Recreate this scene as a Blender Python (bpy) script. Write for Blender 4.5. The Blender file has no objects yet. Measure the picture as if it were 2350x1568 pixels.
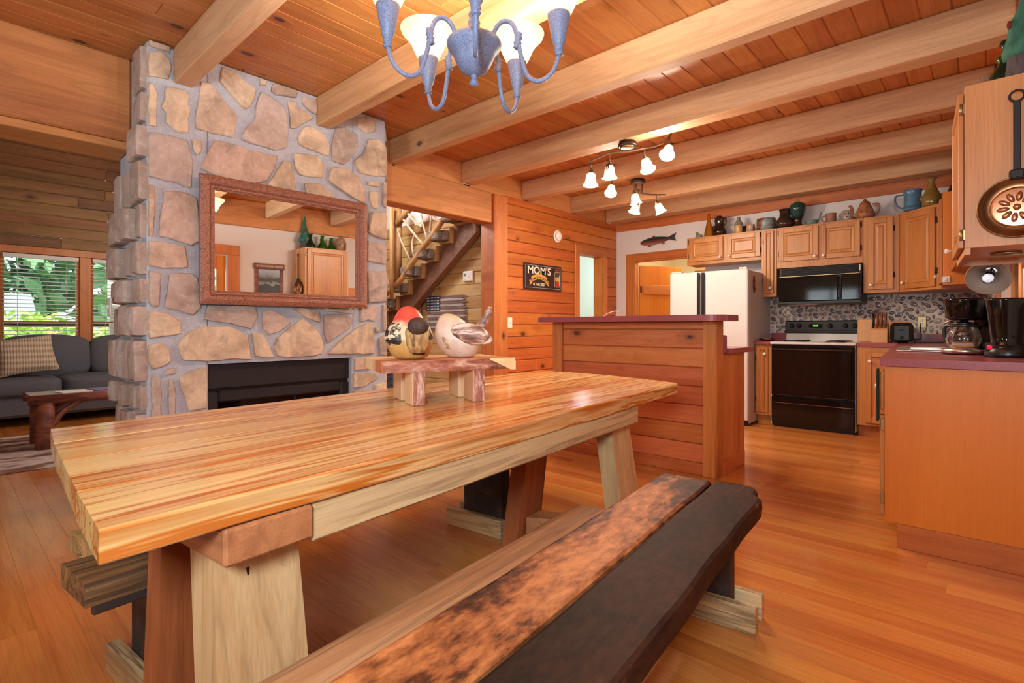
import bpy, bmesh, math, random
from mathutils import Vector, Matrix
from mathutils import noise as mnoise
R_ = random.Random(7)
PI = math.pi
SC = bpy.context.scene
COL = SC.collection
sin, cos = math.sin, math.cos
# ------------------------------------------------------------------ survey: pixel of the photograph + a known plane -> point of the room
MIRROR_RZ = -.035
CHAND, TRACK, SKY, SUNE, WIN, FLASH, LIVFILL, STAIR, HALL, PANTRY, EXPO = 15, 21, 1.4, 5.0, 35, 48, 24, 45, 40, 18, 0.6
FPX, YAW, HOR, CXP, CAMH = 1203.0, 0.7365, 752.0, 1175.0, 1.065
_F = Vector((-sin(YAW), cos(YAW), 0)); _R = Vector((cos(YAW), sin(YAW), 0)); _C = Vector((0, 0, CAMH))
def ray(x, y): return _F + _R * ((x - CXP) / FPX) + Vector((0, 0, (HOR - y) / FPX))
def onX(x, y, v): d = ray(x, y); return _C + d * (v / d.x)
def onY(x, y, v): d = ray(x, y); return _C + d * (v / d.y)
def onZ(x, y, v): d = ray(x, y); return _C + d * ((v - CAMH) / d.z)
def onP(x, y, p, n):
    d = ray(x, y); p = Vector(p); n = Vector(n); return _C + d * ((p - _C).dot(n) / d.dot(n))
# ------------------------------------------------------------------ mesh collector
def rnd3(): return (R_.random(), R_.random(), R_.random())
def T(x, y, z): return Matrix.Translation((x, y, z))
def RX(a): return Matrix.Rotation(a, 4, 'X')
def RY(a): return Matrix.Rotation(a, 4, 'Y')
def RZ(a): return Matrix.Rotation(a, 4, 'Z')
def aim(p, q):
    "matrix whose local +Z runs from p to q"
    d = Vector(q) - Vector(p)
    return T(*p) @ d.to_track_quat('Z', 'Y').to_matrix().to_4x4()
class MB:
    def __init__(s): s.v = []; s.f = []; s.r = []; s.s = []
    def add(s, vs, fs, M=None, smooth=False, rnd=None):
        b = len(s.v); rnd = rnd or rnd3()
        for p in vs:
            p = Vector(p); s.v.append(M @ p if M else p)
        for f in fs:
            s.f.append([i + b for i in f]); s.r.append(rnd); s.s.append(smooth)
        return s
    def box(s, x0, x1, y0, y1, z0, z1, ch=0.0, M=None, rnd=None):
        if x1 < x0: x0, x1 = x1, x0
        if y1 < y0: y0, y1 = y1, y0
        if z1 < z0: z0, z1 = z1, z0
        c = min(ch, (x1 - x0) * .45, (y1 - y0) * .45, (z1 - z0) * .45)
        if c <= 0:
            vs = [(x, y, z) for x in (x0, x1) for y in (y0, y1) for z in (z0, z1)]
            fs = [(0, 1, 3, 2), (4, 6, 7, 5), (0, 4, 5, 1), (2, 3, 7, 6), (0, 2, 6, 4), (1, 5, 7, 3)]
            return s.add(vs, fs, M, False, rnd)
        vs = []; ix = {}
        for i, x in enumerate((x0, x1)):
            for j, y in enumerate((y0, y1)):
                for k, z in enumerate((z0, z1)):
                    xi = x + c if i == 0 else x - c; yi = y + c if j == 0 else y - c; zi = z + c if k == 0 else z - c
                    ix[i, j, k, 0] = len(vs); vs.append((x, yi, zi))
                    ix[i, j, k, 1] = len(vs); vs.append((xi, y, zi))
                    ix[i, j, k, 2] = len(vs); vs.append((xi, yi, z))
        fs = []
        for i in (0, 1):
            fs.append([ix[i, 0, 0, 0], ix[i, 1, 0, 0], ix[i, 1, 1, 0], ix[i, 0, 1, 0]])
            fs.append([ix[0, i, 0, 1], ix[1, i, 0, 1], ix[1, i, 1, 1], ix[0, i, 1, 1]])
            fs.append([ix[0, 0, i, 2], ix[1, 0, i, 2], ix[1, 1, i, 2], ix[0, 1, i, 2]])
            for j in (0, 1):
                fs.append([ix[i, j, 0, 0], ix[i, j, 1, 0], ix[i, j, 1, 1], ix[i, j, 0, 1]])
                fs.append([ix[i, 0, j, 0], ix[i, 1, j, 0], ix[i, 1, j, 2], ix[i, 0, j, 2]])
                fs.append([ix[0, i, j, 1], ix[1, i, j, 1], ix[1, i, j, 2], ix[0, i, j, 2]])
                for k in (0, 1): fs.append([ix[i, j, k, 0], ix[i, j, k, 1], ix[i, j, k, 2]])
        return s.add(vs, fs, M, False, rnd)
    def lathe(s, prof, n=24, M=None, smooth=True, rnd=None, a0=0.0, sq=None, cap=True):
        "prof: (radius, height) from one end to the other; sq: (sx, sy) squash"
        sx, sy = sq or (1, 1)
        vs = []; fs = []; rows = []
        for r, z in prof:
            if r < 1e-6: rows.append([len(vs)]); vs.append((0, 0, z))
            else:
                rows.append(list(range(len(vs), len(vs) + n)))
                vs += [(r * sx * cos(a0 + 2 * PI * k / n), r * sy * sin(a0 + 2 * PI * k / n), z) for k in range(n)]
        for a, b in zip(rows, rows[1:]):
            for k in range(n):
                k2 = (k + 1) % n
                if len(a) == 1 and len(b) == 1: continue
                if len(a) == 1: fs.append((a[0], b[k], b[k2]))
                elif len(b) == 1: fs.append((a[k], a[k2], b[0]))
                else: fs.append((a[k], a[k2], b[k2], b[k]))
        if cap:
            if len(rows[0]) > 1: fs.append(rows[0][::-1])
            if len(rows[-1]) > 1: fs.append(rows[-1])
        return s.add(vs, fs, M, smooth, rnd)
    def tube(s, pts, rad, n=10, M=None, smooth=True, rnd=None, closed=False):
        pts = [Vector(p) for p in pts]; m = len(pts)
        rad = list(rad) if hasattr(rad, '__len__') else [rad] * m
        up = None; vs = []; fs = []
        for i, p in enumerate(pts):
            if closed: t = pts[(i + 1) % m] - pts[i - 1]
            else: t = pts[min(i + 1, m - 1)] - pts[max(i - 1, 0)]
            t.normalize()
            if up is None:
                up = Vector((0, 0, 1)) if abs(t.z) < .9 else Vector((1, 0, 0))
            u = (up - t * up.dot(t)).normalized(); w = t.cross(u); up = u
            vs += [p + (u * cos(2 * PI * k / n) + w * sin(2 * PI * k / n)) * rad[i] for k in range(n)]
        for i in range(m if closed else m - 1):
            a = i * n; b = ((i + 1) % m) * n
            for k in range(n):
                k2 = (k + 1) % n; fs.append((a + k, a + k2, b + k2, b + k))
        if not closed: fs.append(list(range(n))[::-1]); fs.append(list(range((m - 1) * n, m * n)))
        return s.add(vs, fs, M, smooth, rnd)
    def prism(s, poly, z0, z1, M=None, ch=0.0, rnd=None, smooth=False):
        "poly: 2-D outline, extruded along local z, with a chamfer on the upper rim"
        n = len(poly); cx = sum(p[0] for p in poly) / n; cy = sum(p[1] for p in poly) / n
        vs = [(x, y, z0) for x, y in poly]
        rings = [list(range(n))]
        def ring(z, k):
            b = len(vs)
            for x, y in poly:
                d = math.hypot(x - cx, y - cy) or 1; q = max(0, 1 - k / d)
                vs.append((cx + (x - cx) * q, cy + (y - cy) * q, z))
            rings.append(list(range(b, b + n)))
        if ch: ring(z1 - ch * (1 if z1 > z0 else -1), 0)
        ring(z1, ch)
        fs = [rings[0][::-1]]
        for a, b in zip(rings, rings[1:]):
            for k in range(n): fs.append((a[k], a[(k + 1) % n], b[(k + 1) % n], b[k]))
        fs.append(rings[-1])
        return s.add(vs, fs, M, smooth, rnd)
    def ball(s, c, r, n=16, m=10, M=None, rnd=None):
        r = r if hasattr(r, '__len__') else (r, r, r)
        vs = [(c[0], c[1], c[2] - r[2])]; fs = []
        for j in range(1, m):
            a = -PI / 2 + PI * j / m
            vs += [(c[0] + r[0] * cos(a) * cos(2 * PI * k / n), c[1] + r[1] * cos(a) * sin(2 * PI * k / n), c[2] + r[2] * sin(a)) for k in range(n)]
        vs.append((c[0], c[1], c[2] + r[2]))
        for k in range(n):
            fs.append((0, 1 + (k + 1) % n, 1 + k))
            for j in range(m - 2):
                a = 1 + j * n; b = a + n; fs.append((a + k, a + (k + 1) % n, b + (k + 1) % n, b + k))
            a = 1 + (m - 2) * n; fs.append((a + k, a + (k + 1) % n, len(vs) - 1))
        return s.add(vs, fs, M, True, rnd)
    def warp(s, fn):
        s.v = [Vector(fn(p)) for p in s.v]; return s
    def build(s, name, mat, parent=None, sub=0):
        me = bpy.data.meshes.new(name)
        me.from_pydata([tuple(p) for p in s.v], [], s.f)
        bm = bmesh.new(); bm.from_mesh(me); bmesh.ops.recalc_face_normals(bm, faces=bm.faces); bm.to_mesh(me); bm.free()
        ca = me.color_attributes.new('rnd', 'FLOAT_COLOR', 'CORNER')
        buf = []
        for p in me.polygons:
            r = s.r[p.index]; buf += [r[0], r[1], r[2], 1.0] * p.loop_total
            p.use_smooth = s.s[p.index]
        ca.data.foreach_set('color', buf)
        me.materials.append(mat)
        o = bpy.data.objects.new(name, me); COL.objects.link(o)
        if parent: o.parent = parent
        if sub:
            md = o.modifiers.new('sub', 'SUBSURF'); md.levels = sub; md.render_levels = sub
        return o
def tag(o, label=None, cat=None, group=None, kind=None):
    if label: o['label'] = label
    if cat: o['category'] = cat
    if group: o['group'] = group
    if kind: o['kind'] = kind
    return o
def thing(name, label, cat, loc=(0, 0, 0), rz=0.0, group=None):
    o = bpy.data.objects.new(name, None); COL.objects.link(o); o.empty_display_size = .05
    o.location = loc; o.rotation_euler = (0, 0, rz)
    return tag(o, label, cat, group)
def struct(name, mb, mat, parent=None):
    o = mb.build(name, mat, parent)
    if not parent: o['kind'] = 'structure'
    return o
def dup(root, loc=None, rz=None, label=None):
    r = root.copy(); COL.objects.link(r)
    if loc is not None: r.location = loc
    if rz is not None: r.rotation_euler = (0, 0, rz)
    if label: r['label'] = label
    for ch in list(root.children):
        c = ch.copy(); COL.objects.link(c); c.parent = r
        for g in list(ch.children):
            d = g.copy(); COL.objects.link(d); d.parent = c
    return r
def text_mesh(name, body, size, mat, parent, M, depth=.001, bold=0.0, sx=1.0, curve=0.0, spacing=1.0):
    "lettering as a mesh; M places it (text in local XY, centred); curve bends the baseline upward in the middle"
    cu = bpy.data.curves.new(name + '_c', 'FONT'); cu.body = body; cu.size = size; cu.align_x = 'CENTER'; cu.align_y = 'CENTER'
    cu.extrude = depth; cu.offset = bold; cu.space_character = spacing
    to = bpy.data.objects.new(name + '_t', cu); COL.objects.link(to)
    dg = bpy.context.evaluated_depsgraph_get(); me = bpy.data.meshes.new_from_object(to.evaluated_get(dg))
    bpy.data.objects.remove(to); bpy.data.curves.remove(cu)
    for v in me.vertices:
        v.co.x *= sx
        if curve: v.co.y -= curve * v.co.x * v.co.x
        v.co = M @ v.co
    me.name = name; me.materials.clear(); me.materials.append(mat)
    o = bpy.data.objects.new(name, me); COL.objects.link(o); o.parent = parent
    return o
def smoothpts(pts, k=6):
    "Catmull-Rom through the points"
    P = [Vector(p) for p in pts]; P = [P[0] * 2 - P[1]] + P + [P[-1] * 2 - P[-2]]; out = []
    for i in range(1, len(P) - 2):
        for j in range(k):
            t = j / k; a, b, c, d = P[i - 1:i + 3]
            out.append(.5 * (2 * b + (c - a) * t + (2 * a - 5 * b + 4 * c - d) * t * t + (3 * b - a - 3 * c + d) * t ** 3))
    out.append(P[-2]); return out
# ------------------------------------------------------------------ materials
def lin(c):
    f = lambda v: v / 12.92 if v <= .04045 else ((v + .055) / 1.055) ** 2.4
    return tuple(f(v / 255.0) for v in c)
class NT:
    def __init__(s, name):
        s.m = bpy.data.materials.new(name); s.m.use_nodes = True; s.t = s.m.node_tree; s.t.nodes.clear()
        s.out = s.n('ShaderNodeOutputMaterial'); s.b = s.n('ShaderNodeBsdfPrincipled'); s.l(s.b, 0, s.out, 0)
    def n(s, t, **k):
        nd = s.t.nodes.new(t)
        for a, b in k.items(): setattr(nd, a, b)
        return nd
    def l(s, a, ao, b, bi): s.t.links.new(a.outputs[ao], b.inputs[bi])
    def tex(s, kind='Object'):
        tc = s.n('ShaderNodeTexCoord'); return tc, kind
    def math(s, op, a, b=None, clamp=False):
        m = s.n('ShaderNodeMath', operation=op, use_clamp=clamp)
        for i, v in enumerate((a, b)):
            if v is None: continue
            if isinstance(v, (int, float)): m.inputs[i].default_value = v
            else: s.l(v[0], v[1], m, i)
        return (m, 0)
    def vmath(s, op, a, b=None):
        m = s.n('ShaderNodeVectorMath', operation=op)
        for i, v in enumerate((a, b)):
            if v is None: continue
            if isinstance(v[0], (int, float)): m.inputs[i].default_value = v
            else: s.l(v[0], v[1], m, i)
        return (m, 0)
    def noise(s, vec, scale, detail=4, rough=.55, dist=0.0):
        nz = s.n('ShaderNodeTexNoise'); nz.inputs['Scale'].default_value = scale; nz.inputs['Detail'].default_value = detail
        nz.inputs['Roughness'].default_value = rough; nz.inputs['Distortion'].default_value = dist
        if vec: s.l(vec[0], vec[1], nz, 'Vector')
        return (nz, 0)
    def ramp(s, fac, stops):
        r = s.n('ShaderNodeValToRGB'); e = r.color_ramp.elements
        while len(e) > 1: e.remove(e[-1])
        for i, (p, c) in enumerate(stops):
            el = e[0] if i == 0 else e.new(p)
            el.position = p; el.color = tuple(c) + (1,) if len(c) == 3 else c
        s.l(fac[0], fac[1], r, 0); return (r, 0)
    def mix(s, fac, a, b, mode='MIX'):
        m = s.n('ShaderNodeMix', data_type='RGBA', blend_type=mode)
        for nm, v in ((0, fac), (6, a), (7, b)):
            if isinstance(v, (int, float)): m.inputs[nm].default_value = v
            elif isinstance(v[0], (int, float)): m.inputs[nm].default_value = tuple(v) + (1,)
            else: s.l(v[0], v[1], m, nm)
        return (m, 2)
    def base(s, c):
        if isinstance(c[0], (int, float)): s.b.inputs['Base Color'].default_value = tuple(c) + (1,)
        else: s.l(c[0], c[1], s.b, 'Base Color')
    def set(s, **k):
        for a, v in k.items():
            s.b.inputs[a.replace('_', ' ')].default_value = v
    def bump(s, h, strength=.2, dist=.01):
        b = s.n('ShaderNodeBump'); b.inputs['Strength'].default_value = strength; b.inputs['Distance'].default_value = dist
        s.l(h[0], h[1], b, 'Height'); s.l(b, 0, s.b, 'Normal')
def plain(name, col, rough=.5, metal=0.0, vary=0.06, nscale=30, bump=0.0, coat=0.0, emit=None, spec=None):
    t = NT(name); tc = t.n('ShaderNodeTexCoord'); nz = t.noise((tc, 'Object'), nscale, 3)
    c = lin(col)
    t.base(t.mix(nz, tuple(x * (1 - vary) for x in c), tuple(min(1, x * (1 + vary)) for x in c)))
    t.set(Roughness=rough, Metallic=metal)
    if coat: t.set(Coat_Weight=coat, Coat_Roughness=.08)
    if spec is not None: t.b.inputs['Specular IOR Level'].default_value = spec
    if bump: t.bump(nz, bump, .004)
    if emit: t.b.inputs['Emission Color'].default_value = lin(emit[:3]) + (1,); t.b.inputs['Emission Strength'].default_value = emit[3]
    return t.m
def lw(c): return lin((c[0], min(255, c[1] * 1.1), min(255, c[2] * 1.24)))
def wood(name, light, mid, dark, axis='X', grain=1.0, knots=0.5, knotcol=(62, 26, 14), rough=.35, coat=0.0, bump=.12, tint=.16, contrast=1.0, kscale=1.0, streak=None, ring=.3, deep=None, spec=None):
    """board wood: soft tone along the grain, growth-ring lines, fine fibres, knots, a tint and an offset per board ('rnd')"""
    lin = globals()['lin'] if name[:5] in ('end_p', 'table', 'pale_') else lw
    deep = deep or {'X': 'Y', 'Y': 'X', 'Z': 'Y'}[axis]
    t = NT(name); tc = t.n('ShaderNodeTexCoord'); at = t.n('ShaderNodeAttribute', attribute_name='rnd'); oi = t.n('ShaderNodeObjectInfo')
    off = t.vmath('SCALE', (at, 'Vector')); off[0].inputs['Scale'].default_value = 37.0
    cb = t.n('ShaderNodeCombineXYZ'); mm = t.math('MULTIPLY', (oi, 'Random'), 53.0)
    for i in range(3): t.l(mm[0], 0, cb, i)
    off2 = t.vmath('ADD', off, (cb, 0))
    def coords(along, across, dp=None):
        mp = t.n('ShaderNodeMapping'); t.l(tc, 'Object', mp, 'Vector'); t.l(off2[0], 0, mp, 'Location')
        v = [across] * 3; v['XYZ'.index(axis)] = along
        if dp is not None: v['XYZ'.index(deep)] = dp
        mp.inputs['Scale'].default_value = v; return mp
    kc = coords(3.0 * kscale, 5.2 * kscale, .3)
    vo = t.n('ShaderNodeTexVoronoi'); vo.inputs['Scale'].default_value = 1.0; t.l(kc, 0, vo, 'Vector')
    sp = t.n('ShaderNodeSeparateColor'); t.l(vo, 'Color', sp, 0)
    kdist = t.math('DIVIDE', (vo, 'Distance'), t.math('ADD', t.math('MULTIPLY', (sp, 1), 1.0), .4))
    kon = t.math('LESS_THAN', (sp, 0), knots)
    core = t.math('MULTIPLY', t.ramp(kdist, [(.0, (.85, .85, .85)), (.05, (.8, .8, .8)), (.072, (1, 1, 1)), (.1, (.3, .3, .3)), (.2, (.06, .06, .06)), (.34, (0, 0, 0))]), kon)
    bend = t.math('MULTIPLY', t.ramp(kdist, [(0, (1, 1, 1)), (.12, (.62, .62, .62)), (.4, (.12, .12, .12)), (.7, (0, 0, 0))]), kon)
    kv = t.n('ShaderNodeCombineXYZ'); k2 = t.math('MULTIPLY', bend, .55)
    for i in range(3): t.l(k2[0], 0, kv, i)
    lowc = t.vmath('ADD', (coords(.42 * grain, 3.4 * grain, 1.6), 0), (kv, 0))
    low = t.noise(lowc, 1.0, 3, .5, .5)
    midn = t.noise((coords(1.1 * grain, 26 * grain), 0), 1.0, 4, .6, .2)
    fib = t.noise((coords(6.0, 190.0), 0), 1.0, 2, .5)
    tone = t.math('ADD', t.math('MULTIPLY', low, .62), t.math('MULTIPLY', midn, .38))
    lo = .5 - .17 / contrast; hi = .5 + .17 / contrast
    c = t.ramp(tone, [(lo, lin(dark)), (.5, lin(mid)), (hi, lin(light))])
    fr = t.math('FRACT', t.math('MULTIPLY', low, 13.0))
    rl = t.ramp(fr, [(0, (1, 1, 1)), (.16, (.12, .12, .12)), (.45, (0, 0, 0)), (.9, (.25, .25, .25)), (1, (1, 1, 1))])
    rs = t.math('MULTIPLY', t.math('MULTIPLY', rl, midn), ring * 1.6)
    c = t.mix(rs, c, tuple(x * .62 for x in lin(dark)))
    c = t.mix(.2 if name[:5] == 'end_p' else .6, c, t.ramp(fib, [(.3, (.8, .8, .8)), (.62, (1.06, 1.06, 1.06))]), 'MULTIPLY')
    if streak:
        s1 = t.noise((coords(.3 * grain, 6.5 * grain), 0), 1.0, 5, .62, .3)
        band = t.ramp(s1, [(.47, (0, 0, 0)), (.5, (.7, .7, .7)), (.515, (.1, .1, .1)), (.555, (.1, .1, .1)), (.575, (1, 1, 1)), (.6, (.3, .3, .3)), (.66, (.75, .75, .75))])
        c = t.mix(t.math('MULTIPLY', t.math('MULTIPLY', band, streak[3]), t.math('ADD', midn, .4), True), c, lin(streak[:3]))
    c = t.mix(core, c, lin(knotcol))
    sr = t.n('ShaderNodeSeparateColor'); t.l(at, 'Color', sr, 0)
    hv = t.n('ShaderNodeHueSaturation'); t.l(c[0], c[1], hv, 'Color')
    vv = t.math('ADD', t.math('MULTIPLY', (sr, 0), tint), 1 - tint / 2); t.l(vv[0], 0, hv, 'Value')
    hh = t.math('ADD', t.math('MULTIPLY', (sr, 1), tint * .08), .5 - tint * .04); t.l(hh[0], 0, hv, 'Hue')
    t.base((hv, 0)); t.set(Roughness=rough)
    if spec is not None: t.b.inputs['Specular IOR Level'].default_value = spec
    if coat: t.set(Coat_Weight=coat, Coat_Roughness=.1)
    if bump: t.bump(t.math('SUBTRACT', t.math('ADD', fib, midn), core), bump, .003)
    return t.m
def glass(name, col=(255, 255, 255), rough=0.0, ior=1.45, tr=1.0):
    t = NT(name); t.base(lin(col)); t.set(Roughness=rough, IOR=ior, Transmission_Weight=tr); return t.m
def pane(name):
    "thin window glass: mostly see-through with a little reflection"
    t = NT(name); g = t.n('ShaderNodeBsdfGlossy'); g.inputs['Roughness'].default_value = .02
    tr = t.n('ShaderNodeBsdfTransparent'); tr.inputs['Color'].default_value = (.93, .96, .95, 1)
    fr = t.n('ShaderNodeFresnel'); fr.inputs['IOR'].default_value = 1.45
    mx = t.n('ShaderNodeMixShader'); t.l(fr, 0, mx, 0); t.l(tr, 0, mx, 1); t.l(g, 0, mx, 2); t.l(mx, 0, t.out, 0); return t.m
def bark(name, a, b, c, scale=14, axis='Z', rough=.85):
    t = NT(name); tc = t.n('ShaderNodeTexCoord'); mp = t.n('ShaderNodeMapping'); t.l(tc, 'Object', mp, 'Vector')
    mp.inputs['Scale'].default_value = {'X': (.25, 1, 1), 'Y': (1, .25, 1), 'Z': (1, 1, .25)}[axis]
    n1 = t.noise((mp, 0), scale, 6, .65, .8)
    t.base(t.ramp(n1, [(.32, lin(a)), (.5, lin(b)), (.68, lin(c))])); t.set(Roughness=rough); t.bump(n1, .5, .01); return t.m
def patchy(name, stops, scale=9, axis=None, stretch=.15, rough=.6, bump=.2, coat=0.0, detail=8, fine=None, mixf=0.0, spec=.5):
    "worn or mottled surface: noise (optionally two scales) through a ramp"
    t = NT(name); tc = t.n('ShaderNodeTexCoord'); mp = t.n('ShaderNodeMapping'); t.l(tc, 'Object', mp, 'Vector')
    at = t.n('ShaderNodeAttribute', attribute_name='rnd'); o = t.vmath('SCALE', (at, 'Vector')); o[0].inputs['Scale'].default_value = 21; t.l(o[0], 0, mp, 'Location')
    if axis: mp.inputs['Scale'].default_value = {'X': (stretch, 1, 1), 'Y': (1, stretch, 1), 'Z': (1, 1, stretch)}[axis]
    n1 = t.noise((mp, 0), scale, detail, .62, .5); f = n1
    if fine:
        n2 = t.noise((mp, 0), fine, 4, .65)
        if mixf: f = t.math('ADD', t.math('MULTIPLY', n1, 1 - mixf), t.math('MULTIPLY', n2, mixf))
    c = t.ramp(f, [(p, lin(q)) for p, q in stops])
    if fine: c = t.mix(.5, c, t.ramp(n2, [(.35, (.6, .6, .6)), (.65, (1.15, 1.15, 1.15))]), 'MULTIPLY')
    t.base(c); t.set(Roughness=rough); t.b.inputs['Specular IOR Level'].default_value = spec
    if coat: t.set(Coat_Weight=coat, Coat_Roughness=.1)
    if bump: t.bump(f, bump, .006)
    return t.m
M = {}
M['pine_wall'] = wood('pine_wall_boards', (208, 112, 48), (196, 96, 38), (170, 74, 26), 'Y', knots=.5, rough=.42, tint=.16)
M['pine_wall_x'] = wood('pine_wall_boards_x', (214, 166, 106), (200, 146, 84), (166, 110, 58), 'X', knots=.5, rough=.5, tint=.2)
M['cabin_wall'] = wood('cabin_wall_boards', (168, 112, 54), (146, 92, 40), (112, 66, 28), 'Y', knots=.7, rough=.55, tint=.25)
M['bar_board'] = wood('bar_boards', (218, 126, 68), (206, 108, 54), (180, 86, 38), 'X', knots=.5, rough=.4, tint=.16)
M['trim_z'] = wood('trim_upright', (220, 132, 66), (206, 114, 50), (178, 86, 34), 'Z', knots=.3, rough=.42, tint=.12)
M['post_z'] = wood('post_upright', (220, 132, 66), (206, 114, 50), (178, 86, 34), 'Z', knots=.3, rough=.42, tint=.12, deep='X')
M['trim_x'] = wood('trim_level_x', (214, 122, 60), (198, 104, 46), (170, 80, 32), 'X', knots=.3, rough=.42, tint=.12)
M['trim_y'] = wood('trim_level_y', (214, 122, 60), (198, 104, 46), (170, 80, 32), 'Y', knots=.3, rough=.42, tint=.12)
M['ceil'] = wood('ceiling_boards', (208, 132, 68), (194, 114, 54), (168, 90, 38), 'Y', knots=.35, rough=.45, tint=.18, deep='Z')
M['beam'] = wood('beam_timber', (220, 164, 112), (206, 144, 92), (172, 112, 68), 'X', grain=.7, knots=.3, kscale=.6, rough=.6, tint=.1, knotcol=(84, 44, 34), ring=.22)
M['header'] = wood('header_timber', (222, 142, 78), (208, 124, 62), (164, 90, 44), 'Y', grain=.7, knots=.3, kscale=.65, rough=.6, tint=.1, knotcol=(66, 32, 18), ring=.3)
M['cab_z'] = wood('cabinet_wood_upright', (206, 132, 66), (192, 114, 52), (168, 92, 40), 'Z', knots=.08, rough=.38, tint=.1, contrast=.9, ring=.15)
M['cab_x'] = wood('cabinet_wood_level', (200, 124, 62), (186, 106, 48), (160, 86, 36), 'X', knots=.08, rough=.38, tint=.1, ring=.15)
M['cab_y'] = wood('cabinet_wood_level_y', (200, 124, 62), (186, 106, 48), (160, 86, 36), 'Y', knots=.08, rough=.38, tint=.1, ring=.15)
M['panel_z'] = wood('end_panel_wood', (222, 138, 46), (214, 124, 36), (200, 108, 28), 'Z', grain=.45, knots=.14, kscale=.6, rough=.42, tint=.06, contrast=.8, ring=.06)
M['pale_panel'] = wood('pale_panel_wood', (226, 168, 112), (218, 154, 98), (202, 134, 80), 'Z', grain=.5, knots=.04, rough=.42, tint=.06, contrast=.8, ring=.1)
M['table'] = wood('table_maple', (250, 222, 164), (242, 206, 138), (230, 174, 98), 'Y', grain=.8, knots=.06, rough=.22, coat=.3, bump=.02, tint=.1, streak=(190, 104, 36, 1.5), contrast=1.0, ring=.08, deep='Z', knotcol=(90, 44, 24))
M['table_edge'] = M['table']
M['oak_z'] = wood('trestle_oak_upright', (214, 164, 106), (196, 140, 84), (158, 104, 60), 'Z', grain=1.1, knots=.25, kscale=.7, rough=.5, tint=.14, ring=.4, deep='X')
M['oak_x'] = wood('trestle_oak_level', (202, 130, 76), (184, 108, 60), (146, 80, 44), 'X', grain=1.1, knots=.1, rough=.5, tint=.14)
M['oak_y'] = wood('rail_oak_level', (222, 176, 118), (206, 154, 98), (168, 116, 68), 'Y', grain=.9, knots=.1, rough=.45, tint=.14, streak=(110, 72, 48, .7), deep='X')
M['red_z'] = wood('trestle_red_oak', (178, 98, 48), (160, 82, 38), (126, 60, 28), 'Z', grain=1.1, knots=.15, rough=.5, tint=.12, ring=.4, deep='X')
M['bench_worn'] = patchy('bench_worn_board', [(.40, (44, 24, 16)), (.47, (84, 44, 24)), (.52, (150, 88, 48)), (.62, (196, 128, 76))], 2.6, 'Y', .4, .6, .1, 0, 12, 48, .25, .18)
M['bench_dark'] = patchy('bench_dark_board', [(.38, (36, 20, 14)), (.54, (62, 34, 22)), (.585, (104, 60, 34)), (.64, (190, 122, 70))], 2.6, 'Y', .4, .65, .1, 0, 12, 48, .27, .12)
M['bench_black'] = patchy('bench_charred_board', [(.35, (34, 22, 18)), (.55, (58, 40, 32)), (.7, (96, 68, 50))], 9, 'Y', .2, .7, .25, fine=70)
M['bench_pale'] = wood('bench_pale_board', (206, 150, 98), (180, 120, 72), (130, 80, 46), 'Y', grain=.9, knots=.1, rough=.55, tint=.2, streak=(74, 50, 36, .7), deep='Z')
M['foot_pale'] = wood('bench_foot_pine', (236, 186, 124), (214, 160, 98), (168, 112, 64), 'X', grain=1.0, knots=.1, rough=.5, tint=.15, streak=(70, 52, 40, .8))
M['cedar'] = wood('cedar_slab', (246, 196, 136), (226, 142, 86), (184, 84, 42), 'Y', grain=1.3, knots=.03, rough=.4, tint=.12, contrast=1.3, deep='Z')
M['cedar_z'] = wood('cedar_post', (246, 196, 138), (232, 168, 110), (206, 132, 78), 'Z', grain=1.0, knots=.03, rough=.45, tint=.12)
M['bark_red'] = bark('cedar_bark', (112, 58, 42), (176, 114, 90), (222, 190, 172), 26, 'Y')
M['bark_red_z'] = bark('cedar_bark_upright', (104, 56, 42), (170, 112, 92), (224, 200, 186), 40, 'Z')
M['sapwood'] = patchy('pale_sapwood', [(.3, (232, 200, 146)), (.6, (246, 220, 170))], 14, 'Y', .3, .5, .1)
M['log'] = bark('peeled_log', (140, 98, 56), (170, 124, 76), (196, 152, 100), 8, 'Z', .6)
M['twig'] = bark('bleached_twig', (150, 122, 90), (192, 164, 130), (226, 206, 178), 20, 'Z', .7)
M['stain'] = patchy('stained_stringer', [(.3, (96, 58, 38)), (.6, (124, 80, 54))], 30, None, 1, .6, .1)
M['bark_grey'] = bark('grey_bark', (86, 72, 62), (126, 112, 100), (150, 138, 128), 40, 'X')
M['log_red'] = bark('red_log', (70, 30, 20), (122, 62, 42), (160, 92, 66), 16, 'Y', .5)
M['white_wall'] = plain('white_plaster', (224, 217, 214), .8, vary=.02, nscale=6)
M['mint_wall'] = plain('pale_mint_plaster', (222, 232, 224), .8, vary=.02, nscale=6)
M['cream_wall'] = plain('cream_plaster', (236, 222, 190), .8, vary=.02, nscale=6)
M['mortar'] = patchy('grey_mortar', [(.3, (182, 184, 196)), (.7, (200, 202, 212))], 18, None, 1, .9, .25, fine=160)
M['white_metal'] = plain('white_enamel', (214, 208, 206), .35, vary=.015, nscale=8)
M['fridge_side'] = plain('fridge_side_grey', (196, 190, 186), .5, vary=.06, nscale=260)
M['black_gloss'] = plain('black_gloss', (14, 13, 13), .06, vary=.2, spec=.5)
M['black_soft'] = plain('black_plastic', (20, 18, 18), .35, vary=.2)
M['black_metal'] = plain('black_iron', (46, 42, 44), .55, .4, vary=.25, nscale=160, bump=.2)
M['dark_bronze'] = plain('dark_bronze', (70, 54, 46), .4, .7, vary=.25, nscale=60)
M['branch'] = plain('bronze_branch', (120, 92, 72), .45, .4, vary=.4, nscale=40)
M['chrome'] = plain('chrome', (220, 220, 222), .15, 1.0, vary=.02)
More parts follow.
